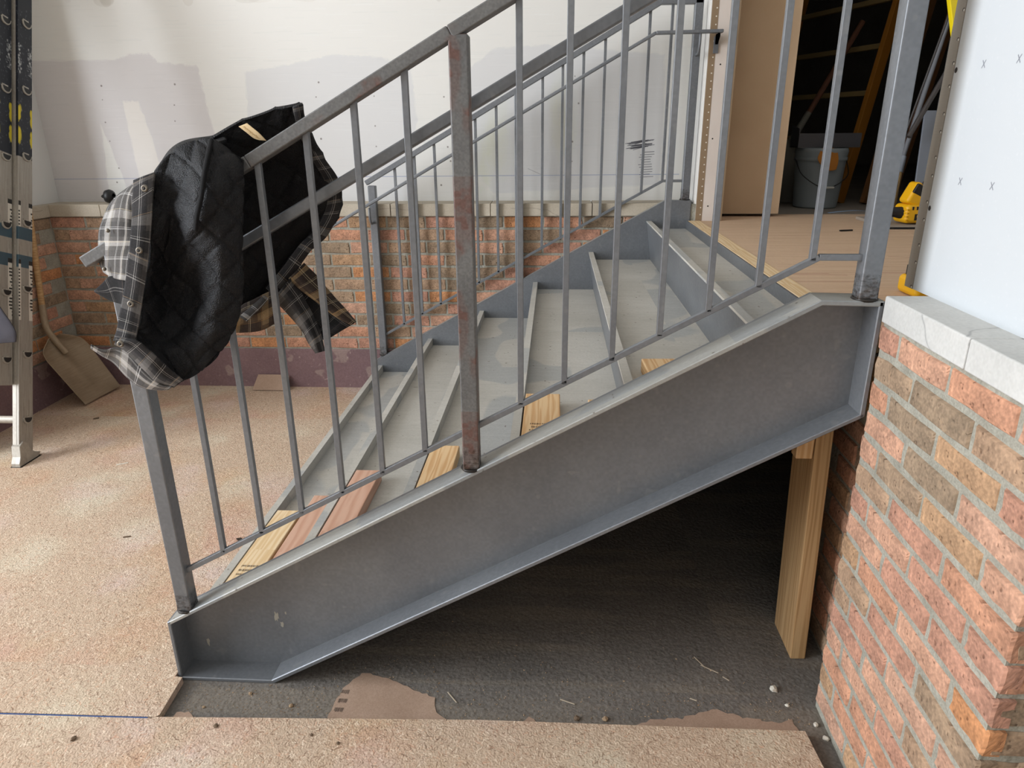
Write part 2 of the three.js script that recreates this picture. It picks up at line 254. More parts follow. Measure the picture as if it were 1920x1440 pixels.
part(wallBack, 'drywall', box(-1.95, 1.62, 1.0, CEIL, -2.42, -2.3), std({ map: gypsum, roughness: 0.94 }), 'drywall with patches of joint compound');
// left: a low brick wall beside the ladder, then the wall with the glazed opening
const RZ = -1.9, KZ = -1.2;
const wallLeft = struct('wall_left', 'left wall: low brick wall under a stone ledge, then a large glazed opening');
part(wallLeft, 'mortar', box(-1.95, -1.736, 0.222, 0.95, -2.17, KZ), mortar);
part(wallLeft, 'curb', box(-1.95, -1.727, -0.14, 0.222, -2.17, KZ), curb);
part(wallLeft, 'ledge_stone', box(-1.95, -1.715, 0.938, 1.0, -2.148, KZ, { r: 0.003 }), ledgeStone);
part(wallLeft, 'drywall', box(-1.95, -1.76, 1.0, CEIL, -2.3, RZ), plaster);
part(wallLeft, 'drywall', box(-4.7, -1.95, -0.14, CEIL, RZ - 0.12, RZ), plaster);
part(wallLeft, 'drywall', box(WX - 0.2, WX, WIN.y1, CEIL, WIN.z0, WIN.z1), plaster);
part(wallLeft, 'sill_wall', box(WX - 0.2, WX, -0.14, WIN.y0, WIN.z0, WIN.z1), curb);
part(wallLeft, 'drywall', box(WX - 0.2, WX, -0.14, CEIL, RZ, WIN.z0), plaster);
part(wallLeft, 'drywall', box(WX - 0.2, WX, -0.14, CEIL, WIN.z1, 6.0), plaster);
{
  const R = rng(9), pitch = (0.936 - 0.222) / 11;
  for (let r = 0; r < 11; r++) for (let z = -2.16 + (r % 2 ? 0.1 : 0); z < -1.42; z += 0.201) brick(wallLeft, 0.191, pitch - 0.01, [-1.73, 0.224 + pitch * (r + 0.5), z + 0.1], Math.PI / 2, r + Math.round(z * 10) + 40, Math.floor(R() * 9));
}
{ const R = rng(10), pitch = (0.936 - 0.222) / 11; for (let r = 0; r < 11; r++) brick(wallLeft, 0.205, pitch - 0.01, [-1.842, 0.224 + pitch * (r + 0.5), KZ + 0.006], 0, r + 3, Math.floor(R() * 9)); }
const win = struct('window_1', 'large aluminium framed glazed opening');
for (const [a, b, c, d] of [[WIN.z0, WIN.z0 + 0.05, WIN.y0, WIN.y1], [WIN.z1 - 0.05, WIN.z1, WIN.y0, WIN.y1], [WIN.z0 + 0.05, WIN.z1 - 0.05, WIN.y0, WIN.y0 + 0.05], [WIN.z0 + 0.05, WIN.z1 - 0.05, WIN.y1 - 0.05, WIN.y1]]) part(win, 'window_frame', box(WX - 0.13, WX - 0.06, c, d, a, b), alu);
part(win, 'pane', box(WX - 0.1, WX - 0.094, WIN.y0 + 0.05, WIN.y1 - 0.05, WIN.z0 + 0.05, WIN.z1 - 0.05), new THREE.MeshPhysicalMaterial({ color: 0xffffff, transmission: 1, roughness: 0, thickness: 0, ior: 1.45 }));
const ceiling = struct('ceiling'); part(ceiling, 'ceiling_board', box(-4.7, 3.7, CEIL, CEIL + 0.12, -4.4, 6.0), plaster);
const wallFront = struct('wall_front'); part(wallFront, 'drywall', box(-4.7, 3.7, -0.14, CEIL, 5.8, 6.0), plaster);
// right: brick pier with stone cap, drywall partition standing on it
const PX = 1.587, PZ0 = 0.022, PZ1 = 0.582, CAPY = 0.976;
const wallRight = struct('wall_right', 'brick pier capped with pale veined stone');
part(wallRight, 'mortar', box(PX + 0.004, 3.6, -0.14, CAPY, PZ0 + 0.004, PZ1 - 0.006), mortar);
{
  const R = rng(14), n = 16, pitch = 0.0612, picks = [2, 1, 0, 1, 4, 5, 3, 0, 5, 8, 2, 1, 5, 7, 1, 4, 8, 1, 3, 2, 0], later = [0, 1, 2, 7, 6, 0, 1, 2, 7, 3, 8, 4, 1, 2];
  let k = 0, f = 0;
  for (let r = 0; r < n; r++) {
    const y = CAPY - 0.003 - pitch * (r + 0.5);
    const cuts = r % 2 === 0 ? [[PZ0, 0.098], [0.109, 0.282], [0.293, 0.474], [0.485, PZ1]] : [[PZ0, 0.183 + (r % 4 - 2) * 0.008], [0.194 + (r % 4 - 2) * 0.008, 0.38], [0.391, PZ1]];
    for (const [a, b] of cuts) { const mt = f < picks.length ? picks[f] : later[Math.floor(R() * later.length)]; f++; const m = brick(wallRight, b - a, pitch - 0.0125, [PX + (R() - 0.5) * 0.003, y, (a + b) / 2], -Math.PI / 2, k + r, mt); k++; void m; }
    let x = PX + 0.012 + (r % 2 ? 0.09 : 0); if (r % 2) brick(wallRight, 0.078, pitch - 0.0125, [PX + 0.05, y, PZ1], 0, r, Math.floor(R() * 9));
    for (; x < 3.0; x += 0.2) brick(wallRight, 0.189, pitch - 0.0125, [x + 0.095, y, PZ1], 0, k++, Math.floor(R() * 9));
  }
}
for (const [a, b, c, d] of [[PX - 0.004, 1.9, 0.028, 0.329], [PX - 0.004, 2.08, 0.332, 0.62], [2.083, 2.6, 0.332, 0.62], [2.603, 3.6, 0.332, 0.62]]) part(wallRight, 'cap_stone', box(a, b, CAPY, 1.03, c, d, { r: 0.0035, seg: 2 }), stone, 'pale grey veined cap stone');
const partition = struct('wall_partition', 'white drywall partition standing on the capped pier');
const whiteWall = drawn(1024, 1024, [1.0, 1.0], (g, w, h) => {
  const R = rng(4); g.fillStyle = 'rgb(199,203,205)'; g.fillRect(0, 0, w, h);
  for (let i = 0; i < 5000; i++) { g.fillStyle = R() < 0.5 ? 'rgba(255,255,255,0.05)' : 'rgba(180,184,192,0.05)'; g.fillRect(R() * w, R() * h, 1 + R() * 4, 1 + R() * 4); }
  g.strokeStyle = 'rgba(96,98,108,0.85)'; g.lineWidth = 1.7;
  for (const [z, y] of [[0.059, 1.448], [0.158, 1.448], [0.06, 1.251], [0.16, 1.25]]) { const x = (z + 0.1) * w, v = h - (y - 1.0) * h; g.beginPath(); g.moveTo(x - 5, v - 7); g.lineTo(x + 5, v + 6); g.moveTo(x + 5, v - 7); g.lineTo(x - 5, v + 6); g.stroke(); }
  for (const [z, y] of [[-0.03, 1.445], [-0.03, 1.194]]) { g.fillStyle = 'rgb(40,36,34)'; g.beginPath(); g.arc((z + 0.1) * w, h - (y - 1.0) * h, 5, 0, 7); g.fill(); }
});
whiteWall.offset.set(0.1, 0);
part(partition, 'drywall', box(1.665, 3.6, 1.03, 1.99, -0.037, PZ1), std({ map: whiteWall, roughness: 0.94 }));
part(partition, 'drywall', box(1.665, 3.6, 1.99, CEIL, -0.037, PZ1), plaster);
part(partition, 'drywall', box(1.8, 3.6, LAND, 1.03, -0.06, 0.02), plaster);
const beadMap = drawn(64, 1024, [0.034, 0.55], (g, w, h) => {
  const R = rng(8); g.fillStyle = 'rgb(150,142,130)'; g.fillRect(0, 0, w, h);
  for (let y = 0; y < h; y += 5) { g.fillStyle = 'rgba(110,102,92,0.35)'; g.fillRect(0, y, w, 2); }
  for (let i = 0; i < 13; i++) { const y = h * (i + 0.3 + R() * 0.4) / 13; g.fillStyle = 'rgb(66,58,50)'; g.beginPath(); g.ellipse(w * 0.8, y, 8, 6, 0, 0, 7); g.fill(); g.fillStyle = 'rgb(214,210,200)'; g.beginPath(); g.ellipse(w * 0.84, y + 2, 5, 4, 0, 0, 7); g.fill(); }
});
const trim1 = struct('trim_1', 'bare metal corner bead at the end of the white partition');
part(trim1, 'corner_bead', box(1.6635, 1.666, 1.03, CEIL, -0.069, -0.036), std({ map: beadMap, roughness: 0.55, metalness: 0.3 }));
part(trim1, 'corner_bead', box(1.666, 1.79, 1.03, CEIL, -0.0695, -0.037), plaster);
// nib wall beside the doorway: white return, two dotted metal beads, pinkish board
const nib = struct('wall_nib', 'narrow drywall nib between two metal corner beads');
part(nib, 'drywall', box(1.61, 1.735, LAND - 0.02, CEIL, -2.42, -2.1), pinkBoard);
part(nib, 'return_face', box(1.606, 1.6095, 1.0, CEIL, -2.3, -2.1), white, 'white drywall return');
part(nib, 'return_stop', box(1.598, 1.606, 1.0, CEIL, -2.135, -2.115), white);
part(nib, 'block', box(1.585, 1.6095, -0.14, 1.0, -2.42, -2.11), mortar);
const beadDot = drawn(64, 1024, [0.03, 0.5], (g, w, h) => { const R = rng(18); g.fillStyle = 'rgb(146,124,98)'; g.fillRect(0, 0, w, h); for (let i = 0; i < 15; i++) { g.fillStyle = 'rgb(230,224,212)'; g.beginPath(); g.ellipse(w * (0.68 + 0.1 * R()), h * (i + 0.5) / 15, 7, 6, 0, 0, 7); g.fill(); } });
beadDot.offset.set(-1.609 / 0.03, 0);
const beadDotMat = std({ map: beadDot, roughness: 0.6, metalness: 0.2 });
part(nib, 'corner_bead', box(1.609, 1.639, LAND, CEIL, -2.1, -2.0985), beadDotMat, 'tan metal corner bead dotted with plaster');
part(nib, 'corner_bead', box(1.706, 1.736, LAND, CEIL, -2.1, -2.0985), beadDotMat, 'tan metal corner bead dotted with plaster');
for (const [x, y] of [[1.667, 1.62], [1.665, 0.99], [1.66, 1.3]]) part(nib, 'screw_hole', rod([x, y, -2.1005], [x, y, -2.0992], 0.0035), black);
const door1 = struct('wall_doorway', 'tan board wall beside the dark doorway');
part(door1, 'drywall', box(1.735, 2.06, LAND + 0.014, CEIL, -2.4, -2.28), tanBoard);
part(door1, 'header', box(2.06, 3.1, 3.0, CEIL, -2.4, -2.28), tanBoard);
part(door1, 'drywall', box(3.1, 3.7, LAND, CEIL, -2.4, -2.28), plaster);
const wallLanding = struct('wall_landing'); part(wallLanding, 'drywall', box(3.6, 3.7, -0.14, CEIL, -2.4, 5.8), plaster);
const landing = struct('floor_landing', 'plywood landing floor at the top of the stair');
part(landing, 'plywood_sheet', box(1.632, 2.42, LAND - 0.02, LAND, -2.38, -0.07), ply);
part(landing, 'plywood_sheet', box(2.423, 3.6, LAND - 0.02, LAND, -2.38, -0.07), ply);
part(landing, 'plywood_sheet', box(1.632, 1.8, LAND - 0.02, LAND, -0.07, 0.02), ply);
part(landing, 'joist_deck', box(1.66, 3.6, LAND - 0.2, LAND - 0.02, -2.38, 0.02), stud);
const under = struct('wall_under_landing', 'brick wall below the landing in the dark');
part(under, 'mortar', box(1.672, 1.8, -0.14, LAND - 0.2, -0.36, 0.024), mortar);
part(under, 'light_block_wall', box(1.6, 3.7, -0.14, LAND - 0.2, -2.5, -2.38), concrete);  // unseen wall added to keep sky light out of the void below
{ const R = rng(6); for (let r = 0; r < 11; r++) for (let z = (r % 2 ? -0.26 : -0.16); z < -0.05; z += 0.2) brick(under, 0.19, 0.052, [1.666, 0.02 + r * 0.0625, z], -Math.PI / 2, r + Math.round(z * 20) + 60, Math.floor(R() * 9)); }
// the unlit room behind the doorway
const room = struct('wall_back_room', 'unlit room behind the doorway');
part(room, 'wall', box(1.6, 8.2, LAND - 0.2, CEIL, -8.2, -8.0), concrete); part(room, 'wall', box(1.6, 1.735, LAND - 0.2, CEIL, -8.0, -2.42), concrete);
part(room, 'wall', box(8.0, 8.2, LAND - 0.2, CEIL, -8.0, -2.4), concrete); part(room, 'wall', box(3.7, 8.2, LAND - 0.2, CEIL, -2.4, -2.28), concrete); part(room, 'ceiling_board', box(1.6, 8.2, CEIL, CEIL + 0.12, -8.2, -4.4), concrete); part(room, 'ceiling_board', box(3.7, 8.2, CEIL, CEIL + 0.12, -4.4, -2.28), concrete);
const roomFloor = struct('floor_back_room', 'dusty concrete floor of the unlit room'); part(roomFloor, 'concrete', box(1.6, 8.0, LAND - 0.2, LAND - 0.012, -8.0, -2.38), concrete);

// ---------------------------------------------------------------- steel stair
const topY = (x) => 0.168 + 0.5597 * (x + 0.055), botY = (x) => -0.017 + 0.561 * (x - 0.195);
const stair = thing('steel_staircase', 'grey steel staircase with pan treads and baluster railings rising to the landing', 'staircase');
function assembly(name, label) { const g = new THREE.Group(); g.name = name; if (label) g.userData.label = label; stair.add(g); return g; }
function stringer(label, zWeb0, zWeb1, zFl0, zFl1) {
  const t = assembly('stringer', label); const T = 0.011;
  const outline = [[-0.056, -0.02], [0.195, -0.02], [1.583, botY(1.583)], [1.583, 1.016], [1.462, 1.018], [-0.056, 0.168]];
  part(t, 'web', plate(outline, zWeb0, zWeb1), steel);
  const fl = (pts) => plate(pts, zFl0, zFl1, 0.002);
  part(t, 'top_flange', fl([[-0.056, topY(-0.056) - T], [1.466, 1.018 - T], [1.586, 1.016 - T], [1.586, 1.016], [1.462, 1.018], [-0.056, topY(-0.056)]]), dustySteel, 'dust coated top flange');
  part(t, 'bottom_flange', fl([[-0.056, -0.02], [0.197, -0.02], [1.586, botY(1.586)], [1.586, botY(1.586) + T], [0.192, -0.02 + T], [-0.056, -0.02 + T]]), steel);
  part(t, 'end_plate', fl([[-0.06, -0.02], [-0.05, -0.02], [-0.05, 0.17], [-0.06, 0.166]]), steel);
  part(t, 'end_plate', fl([[1.577, botY(1.58)], [1.588, botY(1.588)], [1.588, 1.016], [1.577, 1.016]]), steel);
  return t;
}
const nearStringer = stringer('channel stringer with flanges turned outward', -0.052, -0.043, -0.05, 0.022);
stringer('stringer against the back wall', ZF - 0.008, ZF, -2.144, ZF - 0.004);
{
  const R = rng(33), pale = std({ color: 0x9a968a, roughness: 0.9 });
  for (const [x, y, s] of [[0.20, 0.145, 0.009], [0.212, 0.12, 0.006], [0.226, 0.155, 0.003], [0.0, 0.05, 0.007]]) { const a = []; for (let i = 0; i < 14; i++) { const q = i / 14 * 6.283, r = s * (0.4 + R() * 0.9); a.push([x + Math.cos(q) * r * 0.7, y + Math.sin(q) * r * 1.8]); } part(nearStringer, 'paint_splash', plate(a, -0.0432, -0.0426), pale, 'pale dried splash'); }
}
for (let k = 0; k < 6; k++) {
  const x = k * RUN, y = (k + 1) * H, t = assembly('tread', 'dusty steel pan tread');
  const y0 = k ? k * H - 0.042 : -0.02, z0 = ZF + 0.0005, z1 = -0.0525;
  // riser slopes back under the nosing
  part(t, 'riser', plate([[x - 0.022, y - 0.006], [x - 0.016, y - 0.006], [x + 0.012, y0], [x + 0.006, y0]], z0, z1), steel);
  part(t, 'nosing_lip', plate([[x - 0.023, y - 0.007], [x - 0.004, y - 0.007], [x - 0.004, y - 0.038], [x, y - 0.038], [x, y], [x - 0.023, y]], z0, z1, 0.001), dusty, 'dusty steel nosing lip');
  const xe = k < 5 ? (k + 1) * RUN + 0.006 : 1.572;
  part(t, 'pan', box(x - 0.003, xe, y - 0.042, y - 0.038, z0, z1), dusty, 'dust covered steel pan');
}
const angle = assembly('edge_angle', 'steel angle along the landing edge');
part(angle, 'upright', box(1.566, 1.574, LAND - 0.044, LAND + 0.001, ZF, -0.053, { r: 0.001 }), steel);
part(angle, 'leg', box(1.574, 1.63, LAND - 0.044, LAND - 0.038, ZF, -0.053), steel);
tag(part(scene, 'wood_strip', box(1.5745, 1.631, LAND - 0.036, LAND + 0.002, ZF + 0.01, -0.055, { r: 0.002, grain: 'z' }), pine), 'pale pine strip set between the steel angle and landing plywood', 'wood strip');

// railings
const scorchTex = drawn(256, 256, [0.08, 0.06], (g, w, h) => { const R = rng(64); g.clearRect(0, 0, w, h); for (let i = 0; i < 420; i++) { const y = h - Math.pow(R(), 2.0) * h * 0.85; g.fillStyle = R() < 0.7 ? `rgba(50,42,36,${0.06 + 0.16 * R()})` : `rgba(104,80,62,${0.06 + 0.14 * R()})`; g.beginPath(); g.ellipse(R() * w, y, 4 + R() * 14, 3 + R() * 12, 0, 0, 7); g.fill(); } });
const scorched = std({ map: scorchTex, transparent: true, roughness: 0.5, metalness: 0.2 });
function railing(label, z, o) {
  const t = assembly('railing', label); const B = 0.0127;
  for (const [x, y0, y1, mat] of o.posts) part(t, 'post', box(x - 0.019, x + 0.019, y0, y1, z - 0.019, z + 0.019, { r: 0.004, seg: 3, grain: 'y', ox: x, oy: 0.13 * x }), mat ?? steel);
  const seg = (pts, h, d, nm, mat, zz = z, r = 0.003) => { for (let i = 0; i + 1 < pts.length; i++) part(t, nm, bar([...pts[i], zz], [...pts[i + 1], zz], h, d, r, 'x', 2), mat); };
  seg(o.top, 0.025, 0.038, 'top_rail', o.topMat ?? steel); seg(o.bottom, 0.0127, 0.0127, 'bottom_rail', steel, z, 0.0015);
  const at = (pts, x) => { for (let i = 0; i + 1 < pts.length; i++) if (x <= pts[i + 1][0] || i + 2 === pts.length) { const [a, b] = [pts[i], pts[i + 1]]; return a[1] + (b[1] - a[1]) * (x - a[0]) / (b[0] - a[0]); } };
  for (const x of o.bal) part(t, 'baluster', box(x - B / 2, x + B / 2, at(o.bottom, x) - 0.002, at(o.top, x) - 0.006, z - B / 2, z + B / 2, { r: 0.0012, grain: 'y', ox: x }), steel);
  seg(o.hand, o.handH, 0.034, 'handrail', o.handMat ?? steel, o.handZ, 0.004);
  for (const [x, y] of o.brackets) part(t, 'bracket', tube([[x, y, o.handZ], [x, y - 0.045, o.handZ - 0.0], [x, y - 0.075, o.handZ - 0.018], [x, y - 0.08, z + 0.018]], 0.006, 16, 8), steel);
  for (const [x, y] of o.welds) part(t, 'weld', new THREE.TorusGeometry(0.0225, 0.004, 5, 20).rotateX(Math.PI / 2).rotateZ(0.0).translate(x, y, z), darkWeld, 'burnt weld bead');
  for (const [x, y] of o.welds) { const b = part(t, 'burnt_base', box(x - 0.0194, x + 0.0194, y, y + 0.06, z - 0.0194, z + 0.0194, { r: 0.004, seg: 3, oy: -y }), scorched, 'heat scorched paint above the weld'); void b; }
  return t;
}
const nearRail = railing('railing with rust stained rail and post', 0, {
  posts: [[-0.009, 0.19, 1.115], [0.738, 0.612, 1.515, rusty], [1.555, 1.012, 1.9, steel]],
  top: [[-0.078, 1.090], [0.309, 1.292], [0.723, 1.518], [1.452, 1.905], [1.575, 1.905]], topMat: rusty,
  bottom: [[0.006, 0.312], [0.738, 0.7125], [1.452, 1.1015], [1.545, 1.1015]],
  bal: [0.112, 0.217, 0.323, 0.428, 0.528, 0.631, 0.851, 0.946, 1.047, 1.145, 1.242, 1.339, 1.44],
  hand: [[0.06, 1.022], [1.40, 1.748], [1.66, 1.75]], handH: 0.024, handZ: -0.075,
  brackets: [[0.738, 1.388], [1.555, 1.745]], welds: [[-0.009, 0.199], [0.738, 0.617], [1.555, 1.018]],
});
const farRail = railing('railing beside the back wall', -2.134, {
  posts: [[0.006, 0.19, 1.09], [0.742, 0.6, 1.53], [1.557, 1.01, 1.89]],
  top: [[-0.022, 1.103], [1.388, 1.884], [1.575, 1.884]],
  bottom: [[0.02, 0.318], [1.445, 1.107], [1.545, 1.107]],
  bal: [0.126, 0.227, 0.328, 0.431, 0.533, 0.635, 0.857, 0.951, 1.047, 1.145, 1.244, 1.343, 1.442],
  hand: [[-0.225, 0.881], [1.361, 1.747], [1.655, 1.75]], handH: 0.0145, handZ: -2.045,
  brackets: [[0.006, 0.99], [1.557, 1.742]], welds: [[0.006, 0.205], [1.557, 1.018]],
});
part(farRail, 'wall_bracket', box(1.628, 1.65, 1.665, 1.735, -2.0984, -2.092, { r: 0.001 }), steel);
part(farRail, 'wall_bracket', plate([[0, 0], [0.05, 0], [0.05, 0.012], [0.012, 0.04], [0, 0.04]], -0.005, 0.005).rotateY(-Math.PI / 2).scale(1, -1, 1).translate(1.639, 1.742, -2.092), steel);

// lumber offcuts lying in the pans
function offcut(x0, x1, zFar, k, mat, label, { zNear = -0.06, dy = 0, t = 0.037, turn = 0, print } = {}) {
  const y0 = (k + 1) * H - 0.0378 + dy, w = x1 - x0, l = zNear - zFar, g = thing('lumber_offcut', label, 'lumber', [(x0 + x1) / 2, y0, (zFar + zNear) / 2], 'lumber offcuts lying in the stair pans');
  g.rotation.y = turn;
  part(g, 'board', box(-w / 2, w / 2, 0, t, -l / 2, l / 2, { r: 0.003, seg: 2, grain: 'z', ox: x0 * 7, oy: x0 * 3 }), mat);
  if (print) part(g, 'grade_stamp', new THREE.PlaneGeometry(w * 0.8, 0.07).rotateX(-Math.PI / 2).rotateY(print[1] ?? 0).translate(0, t + 0.0006, print[0]), stampMat(x0), 'black printed grade stamp');
  return g;
}
function stampMat(s) {
  const t = drawn(256, 128, 0, (g) => { const R = rng(Math.floor(s * 1000) + 5); g.clearRect(0, 0, 256, 128); g.fillStyle = 'rgba(52,44,38,0.65)'; for (let r = 0; r < 3; r++) { let x = 20 + R() * 30; while (x < 200 + R() * 40) { const w = 3 + R() * 12; g.fillRect(x, 20 + r * 38, w, 13 + R() * 6); x += w + 3 + R() * 6; } } });
  return std({ map: t, transparent: true, roughness: 0.8 });
}
offcut(0.003, 0.086, -0.57, 0, pine, 'pale pine offcut stamped with black print in the bottom pan', { print: [0.085, 0] });
offcut(0.094, 0.183, -0.675, 0, fir, 'reddish fir offcut beside the pale one in the bottom pan');
offcut(0.284, 0.366, -0.575, 1, fir, 'reddish fir offcut with a nail hole lying along the second nosing', { t: 0.038 });
offcut(0.376, 0.43, -0.28, 1, pine, 'short pale pine offcut beside the reddish board in the second pan', { zNear: -0.08, t: 0.034 });
offcut(0.562, 0.645, -0.45, 2, pineDeep, 'yellow pine offcut split at the middle, lying along the third nosing');
offcut(0.655, 0.71, -0.29, 2, pine, 'short pine block tucked beside the yellow board in the third pan', { zNear: -0.08, t: 0.035 });
offcut(0.842, 0.943, -0.495, 3, pineDeep, 'yellow pine offcut with wavy grain and faint stamp in the fourth pan', { print: [0.03, 0] });
offcut(0.949, 1.01, -0.33, 3, fir, 'short reddish block beside the wavy grained board in the fourth pan', { zNear: -0.08, t: 0.034 });
offcut(1.022, 1.09, -0.42, 3, pineDeep, 'yellow pine block pushed against the riser in the fourth pan', { zNear: -0.08, t: 0.05 });
offcut(1.165, 1.268, -0.37, 4, pineDeep, 'orange grained pine offcut in the fifth pan', { turn: 0.04 });

// timber prop under the stringer
{
  const t = thing('timber_prop', 'rough pine plank prop standing on the felt under the stringer head', 'timber');
  const m = part(t, 'plank', box(-0.02, 0.02, 0, 0.755, -0.074, 0.074, { r: 0.003, seg: 2, grain: 'y' }), stud); m.position.set(1.6, -0.02, -0.213); m.rotation.z = 0.032;
  part(t, 'cleat', box(1.517, 1.557, 0.585, 0.745, -0.175, -0.14, { r: 0.002, grain: 'y' }), pineDeep, 'short nailed cleat block');
}

